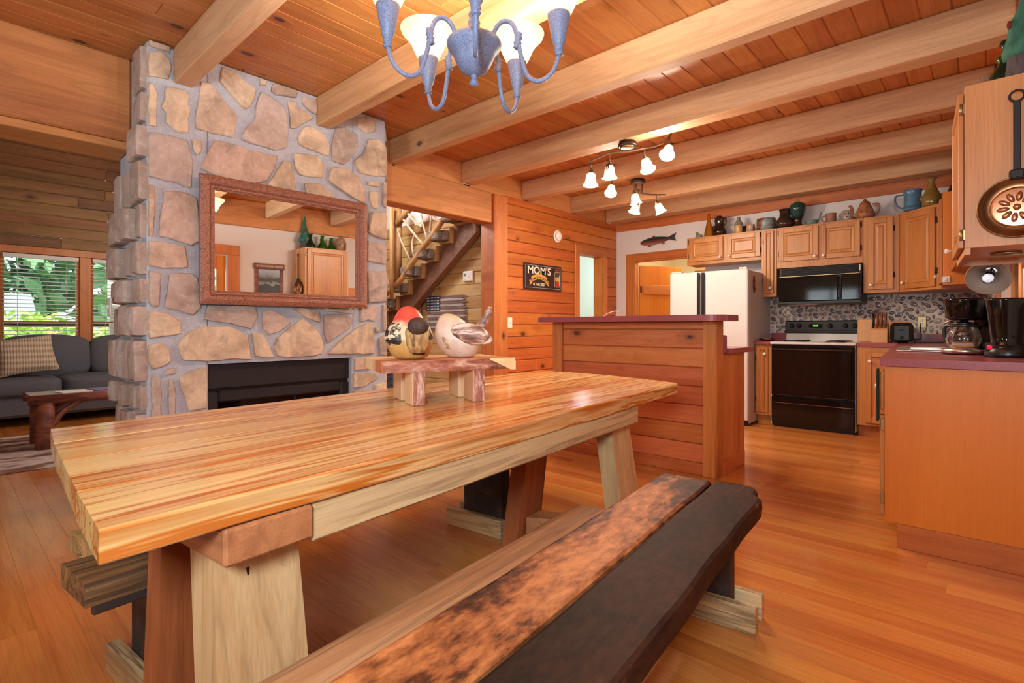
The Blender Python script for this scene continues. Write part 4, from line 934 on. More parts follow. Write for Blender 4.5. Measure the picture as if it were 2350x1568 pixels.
P(c2, 'power_switch', plain('red_switch', (190, 14, 40), .3, emit=(230, 20, 60, .6)), lambda m: m.lathe([(.012, 0), (.012, .006), (.008, .009), (0, .009)], 14, T(-.032, -.075, .05) @ RX(PI / 2)))
P(c2, 'switch_plate', 'black_metal', lambda m: m.box(-.055, -.01, -.08, -.06, .028, .074, .004))
kt = thing('kettle', 'squat black appliance with a curved steel handle behind the coffee makers', 'kettle', (-.13, 5.6, Z0))
P(kt, 'kettle_body', 'black_gloss', lambda m: m.lathe([(.12, 0), (.13, .03), (.12, .12), (.09, .155), (0, .16)], 26))
P(kt, 'kettle_handle', 'steel', lambda m: m.tube(smoothpts([(-.14, -.02, .18), (-.08, -.02, .21), (.0, -.02, .215), (.1, -.02, .2), (.15, -.02, .17)], 6), [.008 + .006 * sin(PI * k / 24) for k in range(25)], 8))
P(kt, 'handle_post', 'black_soft', lambda m: (m.tube([(-.08, -.02, .14), (-.09, -.02, .2)], .01, 8), m.tube([(.09, -.02, .13), (.11, -.02, .19)], .01, 8)))
bw = thing('dish', 'small dark red dish lying on the worktop left of the stove', 'dish', (-1.83, 6.3, Z0))
P(bw, 'dish', plain('oxblood_glaze', (92, 30, 28), .2), lambda m: (m.lathe([(.05, 0), (.07, .006), (.082, .03), (.078, .03), (.066, .01), (0, .008)], 24)))
P(bw, 'folded_cloth', 'knob', lambda m: m.box(-.06, .03, -.05, .02, .02, .032, .005, RZ(.3)))
# clip lamp under the sink-window header, and a puck light
lp = thing('spot_lamp', 'cone-shaped metal spot lamp aimed into the room above the sink', 'lamp', (.02, 4.1, 1.41))
la = aim((-.005, .06, -.02), (-.035, -.13, -.12))
P(lp, 'lamp_shade', plain('warm_grey_enamel', (168, 146, 132), .5), lambda m: m.lathe([(.02, -.02), (.03, .0), (.1, .09), (.103, .092), (.1, .094), (.028, .006), (.018, -.014)], 28, la, cap=False))
P(lp, 'light_bulb', plain('frosted_bulb', (240, 244, 250), .3, emit=(225, 235, 255, .35)), lambda m: m.ball((0, 0, .085), (.026, .026, .026), M=la))
P(lp, 'bulb_neck', 'black_soft', lambda m: m.lathe([(.02, 0), (.024, .07), (.02, .075)], 16, la))
P(lp, 'lamp_stem', 'dark_bronze', lambda m: m.tube([(0, .06, .12), (0, .06, .0), (-.005, .06, -.02)], .006, 8))
vb = thing('valance_shelf', 'wooden valance board over the sink window carrying the spot lamp', 'shelf', (-.02, 3.842, 1.53))
mb = MB(); mb.box(0, .05, 0, 1.86, 0, .12, .003); mb.box(.05, .3, 0, 1.86, 0, .02, .003); skew(mb, 3.842).build('valance_board', M['trim_y'], vb)
sp = thing('button_light', 'small white square button light on the orange cabinet end panel', 'light', (-.255, 5.72, 1.47))
P(sp, 'light_case', 'plate_white', lambda m: m.box(-.025, .025, -.014, -.001, -.025, .025, .004)); P(sp, 'light_dome', 'knob', lambda m: m.lathe([(.014, 0), (.01, .004), (0, .005)], 14, T(0, -.014, 0) @ RX(PI / 2)))
# copper skillet hung on the pale end panel
pn = thing('copper_skillet', 'decorative copper skillet with an embossed flower and long iron handle', 'skillet', (.097, 3.21, 1.596))
fy = Matrix(((1, 0, 0, 0), (0, 0, -1, 0), (0, 1, 0, 0), (0, 0, 0, 1)))                # local z -> -y (out of the panel)
P(pn, 'pan_disc', 'copper_dark', lambda m: m.lathe([(.1, .002), (.128, .006), (.134, .022), (.131, .025), (.126, .012), (.09, .006), (.0, .006)], 40, fy))
P(pn, 'pan_centre', 'copper', lambda m: m.lathe([(.09, .006), (.088, .011), (.08, .012), (.0, .011)], 40, fy))
def petals(m):
    for k in range(10): a = 2 * PI * k / 10 + .15; m.ball((.046, 0, .013), (.022, .0115, .009), 12, 8, fy @ RZ(a))
    m.ball((0, 0, .015), (.014, .014, .01), 14, 8, fy)
P(pn, 'embossed_flower', 'copper', petals)
ih = P(pn, 'handle', 'black_metal', lambda m: (m.box(-.012, .012, -.02, -.01, .16, .465, .003), m.box(-.026, .026, -.03, -.008, .118, .165, .008)))
P(ih, 'hanging_ring', 'black_metal', lambda m: m.tube([(.024 * cos(a), -.016, .488 + .024 * sin(a)) for a in [2 * PI * k / 24 for k in range(24)]], .0045, 8, closed=True))
P(ih, 'rivet', 'dark_bronze', lambda m: [m.ball((x, -.03, .126), .005, 8, 6) for x in (-.018, 0, .018)])
# ------------------------------------------------------------------ pottery along the cabinet tops
ZTT = ZT + .001
def glaze(name, *cols, rough=.18, scale=14): 
    n = len(cols); return patchy(name, [(.3 + .4 * i / max(1, n - 1), c) for i, c in enumerate(cols)], scale, None, 1, rough, .05, detail=5)
def pot(name, label, cat, x, y, prof, mat, extra=(), sq=None):
    t = thing(name, label, cat, (x, y, ZTT), 0, 'pottery on the cabinet tops'); b = P(t, 'pot_body', mat, lambda m: m.lathe(prof, 28, sq=sq))
    for nm, mt, fn in extra: P(t, nm, mt, fn)
    return t
def loop(m, x, z0, z1, out, r=.008, sgn=-1): m.tube(smoothpts([(sgn * x, 0, z1), (sgn * (x + out), 0, z1 - .005), (sgn * (x + out * 1.1), 0, (z0 + z1) / 2), (sgn * (x + out * .6), 0, z0 + .01), (sgn * x * .96, 0, z0)], 6), r, 8)
g_frog = glaze('mossy_stone_glaze', (110, 108, 92), (150, 146, 128), rough=.6)
fg = thing('stone_frog', 'small grey-green frog figurine at the far end of the cabinet tops', 'figurine', (-2.70, 6.5, ZTT), 0, 'pottery on the cabinet tops')
P(fg, 'frog_body', g_frog, lambda m: (m.ball((0, 0, .03), (.045, .03, .03)), m.ball((-.02, -.01, .06), (.024, .022, .02)), m.ball((-.03, -.02, .078), .009, 8, 6), m.ball((-.012, -.022, .078), .009, 8, 6), m.ball((.03, -.02, .014), (.02, .014, .014)), m.ball((-.03, -.03, .012), (.014, .012, .012))))
gA = NT('amber_glass'); gA.base(lin((200, 120, 24))); gA.set(Roughness=.06, Transmission_Weight=.6, IOR=1.3); gA = gA.m
pot('amber_bottle', 'slender tapering amber glass bottle among the cabinet-top pottery', 'bottle', -2.575, 6.5, [(.05, 0), (.056, .01), (.054, .06), (.04, .13), (.02, .22), (.014, .27), (.017, .29), (.01, .288)], gA)
gB = glaze('dark_brown_glaze', (34, 22, 16), (66, 44, 28), rough=.1)
pot('gourd_jug', 'lumpy dark brown gourd-shaped jug beside the amber bottle', 'jug', -2.445, 6.5, [(.06, 0), (.082, .03), (.086, .06), (.07, .1), (.05, .13), (.05, .17), (.058, .19), (.044, .235), (.03, .25), (.02, .25)], gB, [('jug_handle', gB, lambda m: loop(m, .045, .14, .22, .03, .009, 1)), ('jug_knob', gB, lambda m: (m.ball((-.05, -.03, .1), (.03, .03, .035)), m.ball((.04, -.03, .2), (.022, .02, .03))))])
pot('stoneware_bottle', 'ribbed tan stoneware bottle with a grey shoulder', 'bottle', -2.215, 6.5, [(.045, 0), (.05, .01), (.052, .1), (.048, .125), (.03, .15), (.02, .17), (.019, .2), (.023, .205), (.016, .205)], glaze('tan_stoneware', (196, 152, 92), (178, 140, 96), rough=.3), [('bottle_shoulder', glaze('grey_glaze', (110, 106, 100), (136, 128, 118), rough=.25), lambda m: m.lathe([(.0525, .1), (.049, .127), (.031, .152), (.021, .171), (.02, .2), (.024, .206)], 28, cap=False))])
pot('black_tumbler', 'tiny black ribbed tumbler next to the tan bottle', 'cup', -2.147, 6.49, [(.02, 0), (.022, .02), (.02, .03), (.023, .045), (.02, .06), (.022, .085), (.018, .085), (.0, .08)], 'black_gloss')
pot('stoneware_cup', 'small rust and cream streaked cup beside the black tumbler', 'cup', -2.08, 6.5, [(.045, 0), (.048, .01), (.047, .085), (.052, .094), (.046, .094), (.04, .08), (0, .02)], glaze('rust_cream_glaze', (96, 56, 34), (176, 130, 92), (214, 190, 158), rough=.3, scale=20))
pot('mottled_planter', 'wide blue-grey planter mottled with rust', 'pot', -1.905, 6.5, [(.09, 0), (.1, .01), (.104, .12), (.1, .14), (.094, .14), (.09, .12), (0, .02)], glaze('mottled_blue_rust', (92, 48, 30), (120, 84, 66), (134, 146, 144), (92, 118, 122), rough=.35, scale=11))
gD = glaze('bronze_black_glaze', (36, 26, 24), (70, 50, 40), rough=.12)
pot('dark_pitcher', 'squat dark brown pitcher with a straight neck', 'pitcher', -1.7, 6.48, [(.07, 0), (.098, .03), (.1, .06), (.08, .1), (.058, .13), (.052, .18), (.062, .215), (.055, .213), (.045, .18)], gD, [('pitcher_handle', gD, lambda m: loop(m, .055, .11, .2, .045, .009, 1))])
gG = glaze('dark_teal_glaze', (26, 54, 52), (34, 74, 70), rough=.08)
pot('teal_jar', 'tall dark teal ginger jar with a brown foot and stopper', 'vase', -1.575, 6.5, [(.05, .1), (.066, .14), (.082, .2), (.084, .225), (.068, .26), (.034, .275), (.034, .28)], gG, [('jar_foot', gB, lambda m: m.lathe([(.056, 0), (.058, .01), (.042, .04), (.042, .07), (.051, .103)], 28)), ('jar_stopper', glaze('ochre_clay', (150, 110, 60), (170, 130, 80), rough=.5), lambda m: m.lathe([(.03, .28), (.016, .288), (.02, .3), (.014, .31), (0, .312)], 18))])
gL = glaze('sage_glaze', (92, 122, 116), (116, 144, 136), rough=.3)
pot('sage_ladle_pot', 'low sage green pan with an upright handle', 'pot', -1.43, 6.5, [(.055, 0), (.06, .005), (.06, .05), (.062, .056), (.056, .054), (.05, .02), (0, .015)], gL, [('upright_handle', gL, lambda m: m.tube(smoothpts([(.055, 0, .045), (.072, 0, .08), (.08, 0, .115), (.088, 0, .14)], 5), [.008] * 14 + [.011, .008], 8))])
gM = glaze('pink_brown_glaze', (140, 96, 76), (164, 118, 94), rough=.35)
pot('brown_mug', 'plain pinkish brown mug with its handle towards the sage pan', 'mug', -1.25, 6.5, [(.048, 0), (.052, .008), (.05, .1), (.054, .106), (.048, .104), (.044, .08), (0, .02)], gM, [('mug_handle', gM, lambda m: loop(m, .048, .02, .085, .035))])
gS = glaze('grey_face_glaze', (150, 132, 122), (176, 158, 146), rough=.35)
pot('face_mug', 'grey stoneware mug with a moulded face beside the teapot', 'mug', -1.095, 6.5, [(.046, 0), (.056, .02), (.056, .07), (.05, .1), (.054, .112), (.048, .11), (.04, .08), (0, .02)], gS, [('mug_handle', gS, lambda m: loop(m, .05, .02, .09, .025)), ('moulded_face', gD, lambda m: (m.ball((-.016, -.052, .078), (.008, .006, .006), 8, 6), m.ball((.016, -.052, .078), (.008, .006, .006), 8, 6), m.ball((0, -.056, .04), (.01, .007, .008), 8, 6)))])
gT = glaze('toffee_glaze', (128, 78, 52), (166, 108, 74), (186, 130, 92), rough=.14, scale=26)
pot('teapot', 'glossy toffee brown teapot with a curled spout', 'teapot', -.94, 6.49, [(.06, 0), (.085, .025), (.088, .055), (.072, .1), (.054, .14), (.05, .15), (.046, .165), (.03, .185), (.014, .19), (.02, .2), (.01, .21), (0, .21)], gT, [('teapot_spout', gT, lambda m: m.tube(smoothpts([(-.075, 0, .045), (-.11, 0, .07), (-.115, 0, .12), (-.13, 0, .155), (-.145, 0, .15)], 6), [.022 - .012 * k / 24 for k in range(25)], 10)), ('teapot_handle', gT, lambda m: loop(m, .06, .04, .15, .055, .008, 1))])
gU = glaze('denim_blue_glaze', (60, 104, 138), (84, 128, 158), rough=.25, scale=40)
pot('blue_mug', 'big denim blue ribbed mug standing on the corner cabinet', 'mug', -.53, 6.3, [(.07, 0), (.074, .01), (.07, .03)] + [(.068 + .0022 * (k % 2), .03 + .0125 * k) for k in range(11)] + [(.074, .18), (.078, .192), (.07, .19), (.062, .15), (0, .03)], gU, [('mug_handle', gU, lambda m: loop(m, .066, .03, .16, .062, .008))])
gV = glaze('olive_ochre_glaze', (120, 96, 40), (150, 120, 64), rough=.14)
pot('olive_vase', 'tall olive ochre vase with a flared neck on the corner cabinet', 'vase', -.385, 6.26, [(.055, 0), (.07, .02), (.074, .06), (.066, .11), (.048, .16), (.028, .2), (.024, .235), (.03, .255), (.045, .275), (.036, .272)], gV, [('side_knob', gV, lambda m: (m.ball((.07, 0, .09), (.022, .018, .03)), m.ball((-.07, 0, .09), (.018, .016, .028))))])
pot('round_jug', 'round dark brown jug half hidden behind the side cabinet', 'jug', -.17, 6.1, [(.06, 0), (.09, .04), (.095, .09), (.08, .14), (.04, .175), (.026, .19), (.03, .215), (.02, .213)], gB, [('jug_stopper', gV, lambda m: m.ball((0, 0, .225), (.026, .026, .02)))])
# bottles and the gnome on the near cabinet
gGr = NT('green_bottle_glass'); gGr.base(lin((60, 140, 40))); gGr.set(Roughness=.04, Transmission_Weight=.75, IOR=1.35); gGr = gGr.m
gDk = NT('dark_green_bottle_glass'); gDk.base(lin((22, 48, 30))); gDk.set(Roughness=.04, Transmission_Weight=.3, IOR=1.45); gDk = gDk.m
def bottle(label, x, y, s, mat, handle=True):
    t = thing('glass_jug', label, 'jug', (x, y, ZTT), 0, 'glass jugs on the near cabinet')
    b = P(t, 'jug_body', mat, lambda m: m.lathe([(.07 * s, 0), (.078 * s, .012 * s), (.07 * s, .06 * s), (.04 * s, .11 * s), (.024 * s, .15 * s), (.022 * s, .2 * s), (.032 * s, .214 * s), (.03 * s, .23 * s), (.022 * s, .23 * s)], 26))
    if handle: P(t, 'jug_handle', mat, lambda m: loop(m, .026 * s, .1 * s, .2 * s, .045 * s, .006, 1))
bottle('dark green glass jug nearest the edge of the pale-panelled cabinet', .07, 3.36, .92, gDk); bottle('bright green glass jug second from the gnome', .06, 3.53, .9, gGr); bottle('pale green glass jug with a looped handle', .05, 3.66, .8, gGr)
gn = thing('tree_gnome', 'cloth gnome with a tall crumpled green hat on the near cabinet', 'figurine', (.125, 3.3, ZTT))
hat = patchy('green_felt', [(.3, (30, 80, 66)), (.7, (62, 122, 100))], 30, 'Z', .4, .8, .4)
def hatf(m):
    m.lathe([(.075, .1), (.07, .14), (.05, .2), (.04, .26), (.028, .32), (.02, .4), (.006, .46), (0, .465)], 26)
    m.warp(lambda p: (p.x * (1 + .28 * mnoise.noise(Vector((p.x * 30, p.y * 30, p.z * 9)))) + .01 * sin(p.z * 22), p.y * (1 + .28 * mnoise.noise(Vector((p.y * 30, p.x * 30, p.z * 9 + 5)))), p.z))
P(gn, 'felt_hat', hat, hatf)
P(gn, 'gnome_body', patchy('grey_fur', [(.3, (70, 60, 62)), (.7, (104, 92, 92))], 60, 'Z', .3, .95, .5), lambda m: m.lathe([(.06, 0), (.066, .03), (.058, .1), (.03, .16), (0, .18)], 22))
P(gn, 'gnome_trim', plain('rust_cloth', (110, 42, 26), .9), lambda m: m.ball((-.05, -.02, .25), (.01, .01, .02)))
jr = thing('mottled_jar', 'rusty cream mottled jar at the rear of the near cabinet top', 'jar', (.0, 3.78, ZTT))
P(jr, 'jar_body', glaze('rust_mottle', (110, 50, 34), (190, 160, 130), rough=.3, scale=9), lambda m: m.lathe([(.06, 0), (.08, .03), (.082, .12), (.06, .18), (.03, .2), (.034, .22), (.02, .22)], 26))
# fish on the white wall
fsh = thing('wall_fish', 'carved painted trout mounted on the white wall over the pantry doorway', 'decoration', (onY(1507, 552, YB - .03).x, YB - .03, onY(1507, 552, YB - .03).z))
fm = NT('painted_trout'); tc = fm.n('ShaderNodeTexCoord'); sx = fm.n('ShaderNodeSeparateXYZ'); fm.l(tc, 'Object', sx, 0)
ad = fm.math('ADD', fm.math('MULTIPLY', (sx, 2), 9.0), .55); vz = fm.n('ShaderNodeTexVoronoi'); vz.inputs['Scale'].default_value = 90; fm.l(tc, 'Object', vz, 'Vector')
cc = fm.ramp(ad, [(.1, lin((160, 120, 112))), (.4, lin((120, 52, 58))), (.6, lin((52, 52, 48))), (.9, lin((40, 48, 44)))]); fm.base(fm.mix(fm.ramp((vz, 'Distance'), [(.2, (.5, .5, .5)), (.35, (0, 0, 0))]), cc, lin((20, 20, 20)))); fm.set(Roughness=.4)
def fish(m):
    n = 16; pts = []; L = .5
    prof = [(-.25, .004), (-.235, .02), (-.2, .034), (-.14, .047), (-.06, .054), (.02, .05), (.1, .036), (.16, .022), (.19, .017)]
    vs = []; fs = []
    for x, h in prof:
        for k in range(n): a = 2 * PI * k / n; vs.append((x, -h * .42 * cos(a), h * sin(a)))
    for i in range(len(prof) - 1):
        for k in range(n): fs.append((i * n + k, i * n + (k + 1) % n, (i + 1) * n + (k + 1) % n, (i + 1) * n + k))
    fs.append(list(range(n))); m.add(vs, fs, RY(-.06), True)
P(fsh, 'fish_body', fm.m, fish)
XZ = Matrix(((1, 0, 0, 0), (0, 0, -1, 0), (0, 1, 0, 0), (0, 0, 0, 1)))
P(fsh, 'tail_fin', plain('dark_fin', (58, 50, 48), .5), lambda m: m.prism([(.18, -.015), (.28, -.05), (.255, .002), (.285, .058), (.18, .022)], -.006, .006, RY(-.06) @ XZ, .002))
P(fsh, 'fin', plain('pink_fin', (150, 78, 76), .5), lambda m: [m.prism([(a, b), (a + .02, b - .03 * s), (a + .05, b - .028 * s), (a + .045, b)], -.005, .005, RY(-.06) @ XZ, .002) for a, b, s in ((-.14, -.042, 1), (.06, -.036, 1), (-.07, .05, -.8))])
# moulded sign on the boards
sg = thing('kitchen_sign', 'dark tin kitchen sign with lettering and a jar, hung on the pine boards', 'sign', (XW + .002, onX(1200.3, 630, XW).y, onX(1200.3, 662.5, XW).z))
sw_, sh_ = onX(1286, 640, XW).y - onX(1200.3, 630, XW).y, .31
FX = Matrix(((0, 0, 1, 0), (1, 0, 0, 0), (0, 1, 0, 0), (0, 0, 0, 1)))                 # local x,y -> world y,z ; faces +x
P(sg, 'sign_panel', plain('dark_brown_tin', (44, 26, 26), .45), lambda m: m.box(0, .016, 0, sw_, 0, sh_, .003))
cream = plain('cream_paint', (232, 214, 196), .6); gold = plain('mustard_paint', (206, 152, 62), .6)
P(sg, 'sign_border', plain('grey_paint', (160, 150, 150), .6), lambda m: [m.box(.0155, .0175, *a) for a in ((.022, sw_ - .022, .02, .025), (.022, sw_ - .022, sh_ - .025, sh_ - .02), (.022, .027, .02, sh_ - .02), (sw_ - .027, sw_ - .022, .02, sh_ - .02))])
text_mesh('lettering', "MOM'S", .125, cream, sg, T(.0175, sw_ * .385, sh_ * .725) @ FX, .0006, bold=.002, sx=1.18)
rib = [(-.205, -.03), (-.16, -.008), (-.165, .02)] + [(-.165 + .33 * k / 10, .02 + .034 * sin(PI * k / 10)) for k in range(1, 10)] + [(.165, .02), (.16, -.008), (.205, -.03), (.185, -.055), (.2, -.085), (.15, -.06), (.145, -.04)] + [(.145 - .29 * k / 10, -.04 + .032 * sin(PI * k / 10)) for k in range(1, 10)] + [(-.145, -.04), (-.15, -.06), (-.2, -.085), (-.185, -.055)]
P(sg, 'sign_ribbon', gold, lambda m: m.prism([(x * .92, y) for x, y in rib], 0, .0015, T(.0165, sw_ * .385, sh_ * .43) @ FX))
text_mesh('lettering', 'HOME COOKING', .044, plain('dark_letter', (50, 30, 26), .6), sg, T(.0185, sw_ * .385, sh_ * .45) @ FX, .0005, bold=.0008, sx=1.0, curve=1.25, spacing=1.05)
text_mesh('lettering', 'IS THE BEST', .045, cream, sg, T(.0175, sw_ * .385, sh_ * .2) @ FX, .0005, bold=.001, sx=1.0)
jar = P(sg, 'painted_jar', plain('dark_glass_paint', (70, 60, 44), .5), lambda m: m.prism(rounded(sw_ * .8, sw_ * .95, .05, .235, .025), .0165, .0182, FX))
P(jar, 'jar_outline', cream, lambda m: m.tube([(.0184, x, y) for x, y in rounded(sw_ * .8, sw_ * .95, .05, .235, .025)], .0018, 5, closed=True))
P(jar, 'jar_lid', plain('dark_red_paint', (140, 40, 36), .5), lambda m: m.prism(rounded(sw_ * .815, sw_ * .935, .236, .275, .006), .0165, .0184, FX))
P(jar, 'jar_fruit', plain('red_paint', (190, 40, 36), .5), lambda m: m.prism(rounded(sw_ * .82, sw_ * .93, .06, .115, .018), .0182, .0188, FX))
P(jar, 'jar_label', gold, lambda m: m.prism(rounded(sw_ * .815, sw_ * .935, .12, .175, .02), .0182, .0188, FX))
P(jar, 'jar_shine', cream, lambda m: m.box(.0182, .0189, sw_ * .925, sw_ * .937, .07, .2))
sd = thing('smoke_detector', 'round white smoke detector on the pine boards above the tin sign', 'smoke detector', (XW + .001, onX(1278, 543, XW).y, onX(1278, 543, XW).z))
P(sd, 'detector_base', 'plate_white', lambda m: m.lathe([(.078, 0), (.078, .012), (.07, .016)], 30, RY(PI / 2))); P(sd, 'detector_dome', 'plate_white', lambda m: m.lathe([(.058, .016), (.056, .036), (.046, .042), (0, .043)], 30, RY(PI / 2)))
lsw = thing('light_switch', 'narrow white switch plate at the edge of the post near the bar', 'light switch', (XW + .001, 4.39, 1.12)); P(lsw, 'plate', 'plate_white', lambda m: m.box(0, .01, -.038, .038, -.06, .06, .003)); P(lsw, 'toggle', 'plate_white', lambda m: m.box(.01, .022, -.006, .006, -.012, .012, .002))
# things glimpsed through the left doorway
wd = thing('wall_plaque', 'reddish driftwood plaque hung on the pale wall seen through the doorway', 'decoration', (-6.298, 8.0, 1.45))
P(wd, 'plaque_board', patchy('weathered_red', [(.3, (96, 62, 58)), (.6, (150, 92, 80))], 12, 'Y', .3, .8, .3), lambda m: m.prism(rough_outline([(-.32, -.09), (-.1, -.14), (.05, -.11), (.28, -.08), (.34, .06), (.2, .13), (-.05, .09), (-.3, .12)]), 0, .03, FX, .006))
lb = thing('log_chair', 'rustic log chair against the pale wall seen through the doorway', 'chair', (-5.7, 7.5, 0), .5)
P(lb, 'chair_frame', 'log', lambda m: (m.tube([(-.26, .25, 0), (-.26, .3, 1.25)], .05), m.tube([(.26, .25, 0), (.26, .3, 1.15)], .05), m.tube([(-.3, .28, .95), (.3, .28, 1.02)], .045), m.tube([(-.28, .27, .42), (.28, .27, .42)], .04), m.tube([(-.26, -.25, 0), (-.26, -.25, .62)], .045), m.tube([(.26, -.25, 0), (.26, -.25, .62)], .045), m.tube([(-.26, -.25, .4), (.26, -.25, .4)], .04), m.tube([(-.26, -.28, .62), (-.26, .3, .66)], .04), m.tube([(.26, -.28, .62), (.26, .3, .66)], .04)))
P(lb, 'chair_back', 'log', lambda m: [m.tube([(x, .27, .42), (x, .29, .97)], .028) for x in (-.12, 0, .12)]); P(lb, 'seat', 'log', lambda m: [m.box(-.25, .25, y, y + .09, .43, .46, .01) for y in (-.24, -.14, -.04, .06, .16)])
st_ = thing('wall_picture', 'rustic framed lake picture with carved lettering, seen in the mirror', 'picture', (XR - .002, 2.86, 1.73))
FXm = Matrix(((0, 0, -1, 0), (-1, 0, 0, 0), (0, 1, 0, 0), (0, 0, 0, 1)))               # faces -x
mb = MB(); mb.box(-.03, 0, -.2, .2, .14, .22, .008); mb.box(-.025, 0, -.18, -.14, -.24, .14, .005); mb.box(-.025, 0, .14, .18, -.24, .14, .005); mb.box(-.03, 0, -.2, .2, -.3, -.24, .006); skew(mb, 2.86).build('picture_frame', M['log_red'], st_)
pm = NT('lake_painting'); tc = pm.n('ShaderNodeTexCoord'); sx = pm.n('ShaderNodeSeparateXYZ'); pm.l(tc, 'Object', sx, 0); nz = pm.noise((tc, 'Object'), 14, 6, .7)
zz = pm.math('ADD', pm.math('MULTIPLY', (sx, 2), 2.4), pm.math('MULTIPLY', nz, .35))
pm.base(pm.ramp(zz, [(0, lin((60, 66, 72))), (.02, lin((150, 160, 168))), (.12, lin((60, 66, 60))), (.22, lin((70, 74, 50))), (.34, lin((150, 160, 170))), (.5, lin((170, 190, 214)))]))
mb = MB(); mb.box(-.012, 0, -.14, .14, -.24, .14); skew(mb, 2.86).build('painted_boards', pm.m, st_)
text_mesh('lettering', 'GREAT SMOKY MTNS', .036, plain('pale_letter', (210, 190, 170), .6), st_, skew_m(2.86) @ T(-.031, 0, .18) @ FXm, .001, bold=.0008)
# ------------------------------------------------------------------ dining table, benches (their own frame: e across, d along)
TO = onZ(228, 1218, .75); TH = math.radians(6.0)
def tl(x, y, z): p = onZ(x, y, z) - TO; return (p.x * cos(TH) + p.y * sin(TH), -p.x * sin(TH) + p.y * cos(TH))
tb = thing('dining_table', 'long trestle dining table with a thick glossy maple plank top', 'table', (TO.x, TO.y, 0), TH)
TT, TU = .75, .694
# four planks; each with its own staggered ends and a faintly wavy edge
cuts = [-1.125, -.84, -.585, -.27, .0]
near = [(-1.125, .19), (-.98, .165), (-.84, .135), (-.7, .118), (-.585, .093), (-.42, .07), (-.27, .04), (-.258, .02), (-.12, .0), (0, 0)]
far = [(-1.125, 2.965), (-.84, 2.945), (-.75, 2.93), (-.585, 2.9), (-.42, 2.86), (-.27, 2.8), (-.26, 2.77), (-.1, 2.71), (0, 2.675)]
def interp(tab, e):
    for (a, b), (c, d) in zip(tab, tab[1:]):
        if a <= e <= c: return b + (d - b) * (e - a) / max(1e-6, c - a)
    return tab[-1][1]
for i in range(4):
    e0, e1 = cuts[i], cuts[i + 1] - .0015; n = 40; prof = []
    outer = i == 3; inner = i == 0
    mb = MB(); vs = []; fs = []; m = 10
    for k in range(n + 1):
        t = k / n
        d0, d1 = interp(near, e0 + 1e-4), interp(far, e0 + 1e-4); da0, da1 = interp(near, e1), interp(far, e1)
        wv = (.010 * mnoise.noise(Vector((t * 5, 3.1, 0))) + .004 * mnoise.noise(Vector((t * 17, 1.1, 0)))) if outer else 0
        wv2 = (.012 * mnoise.noise(Vector((t * 6, 9.1, 0)))) if inner else 0
        uz = .004 * mnoise.noise(Vector((t * 4, 5.0, 0))) - (.006 * sin(PI * t) if outer else 0)
        c = .006 if outer or inner else .0012; ch = .003
        L = d0 + (d1 - d0) * t; Rr = da0 + (da1 - da0) * t; mid = lambda q: L + (Rr - L) * q
        w = e1 - e0
        ring = [(e0 + wv2, L, TU + uz + ch), (e0 + wv2, L, TT - c), (e0 + wv2 + c, mid(.02), TT), (e0 + w * .33, mid(.33), TT), (e0 + w * .66, mid(.66), TT), (e1 + wv - c, mid(.98), TT), (e1 + wv, Rr, TT - c), (e1 + wv - .002, Rr, (TT + TU) / 2), (e1 + wv, Rr, TU + uz + ch), (e1 + wv - ch, mid(.98), TU + uz)]
        vs += ring + [(e0 + wv2 + ch, mid(.02), TU + uz)]
    q = 11
    for k in range(n):
        for j in range(q): fs.append((k * q + j, k * q + (j + 1) % q, (k + 1) * q + (j + 1) % q, (k + 1) * q + j))
    fs.append(list(range(q))); fs.append(list(range(n * q, n * q + q)))
    mb.add(vs, fs); mb.build('table_plank', M['table'], tb)
def hexa(m, b, t, ch=0):
    "block from a lower and an upper quad"
    m.add(list(b) + list(t), [(3, 2, 1, 0), (4, 5, 6, 7), (0, 1, 5, 4), (1, 2, 6, 5), (2, 3, 7, 6), (3, 0, 4, 7)])
def tleg(name, mat, e_out, e_in, d0, w, lean, zt, twist=0.0, tw=.012):
    mb = MB(); s = lean * zt
    hexa(mb, [(e_in + s, d0 + twist - tw, .0), (e_out + s, d0 + twist - tw, .0), (e_out + s, d0 + w + twist + tw, .0), (e_in + s, d0 + w + twist + tw, .0)], [(e_in, d0, zt), (e_out, d0, zt), (e_out, d0 + w, zt), (e_in, d0 + w, zt)])
    return mb.build(name, M[mat], tb)
P(tb, 'cross_beam', 'oak_x', lambda m: m.box(-1.06, .0, .188, .372, .618, TU - .004, .006))
P(tb, 'cross_beam', 'oak_x', lambda m: m.box(-1.06, -.055, 2.03, 2.23, .612, TU - .004, .006))
P(tb, 'side_rail', 'oak_y', lambda m: m.box(-.075, -.012, .376, 2.14, .603, TU - .002, .006))
P(tb, 'side_rail', 'oak_y', lambda m: m.box(-1.06, -1.0, .376, 2.1, .603, TU - .002, .006))
tleg('leg', 'oak_z', -.086, -.185, .205, .18, .13, .617)
tleg('leg', 'red_z', -.37, -.44, .222, .18, -.05, .617)
tleg('leg', 'oak_z', -.075, -.16, 1.97, .195, .15, .605)
tleg('leg', 'red_z', -.385, -.47, 1.76, .175, -.13, .605)
P(tb, 'stretcher', 'red_z', lambda m: m.box(-.4, -.05, .25, .34, .07, .18, .006))
P(tb, 'stretcher', 'oak_x', lambda m: hexa(m, [(-.44, 1.8, .05), (-.04, 1.98, .05), (-.04, 2.09, .05), (-.44, 1.91, .05)], [(-.44, 1.8, .15), (-.04, 1.98, .15), (-.04, 2.09, .15), (-.44, 1.91, .15)]))
P(tb, 'nail_slot', 'black_soft', lambda m: m.box(-.092, -.078, .268, .276, .535, .572, .002))
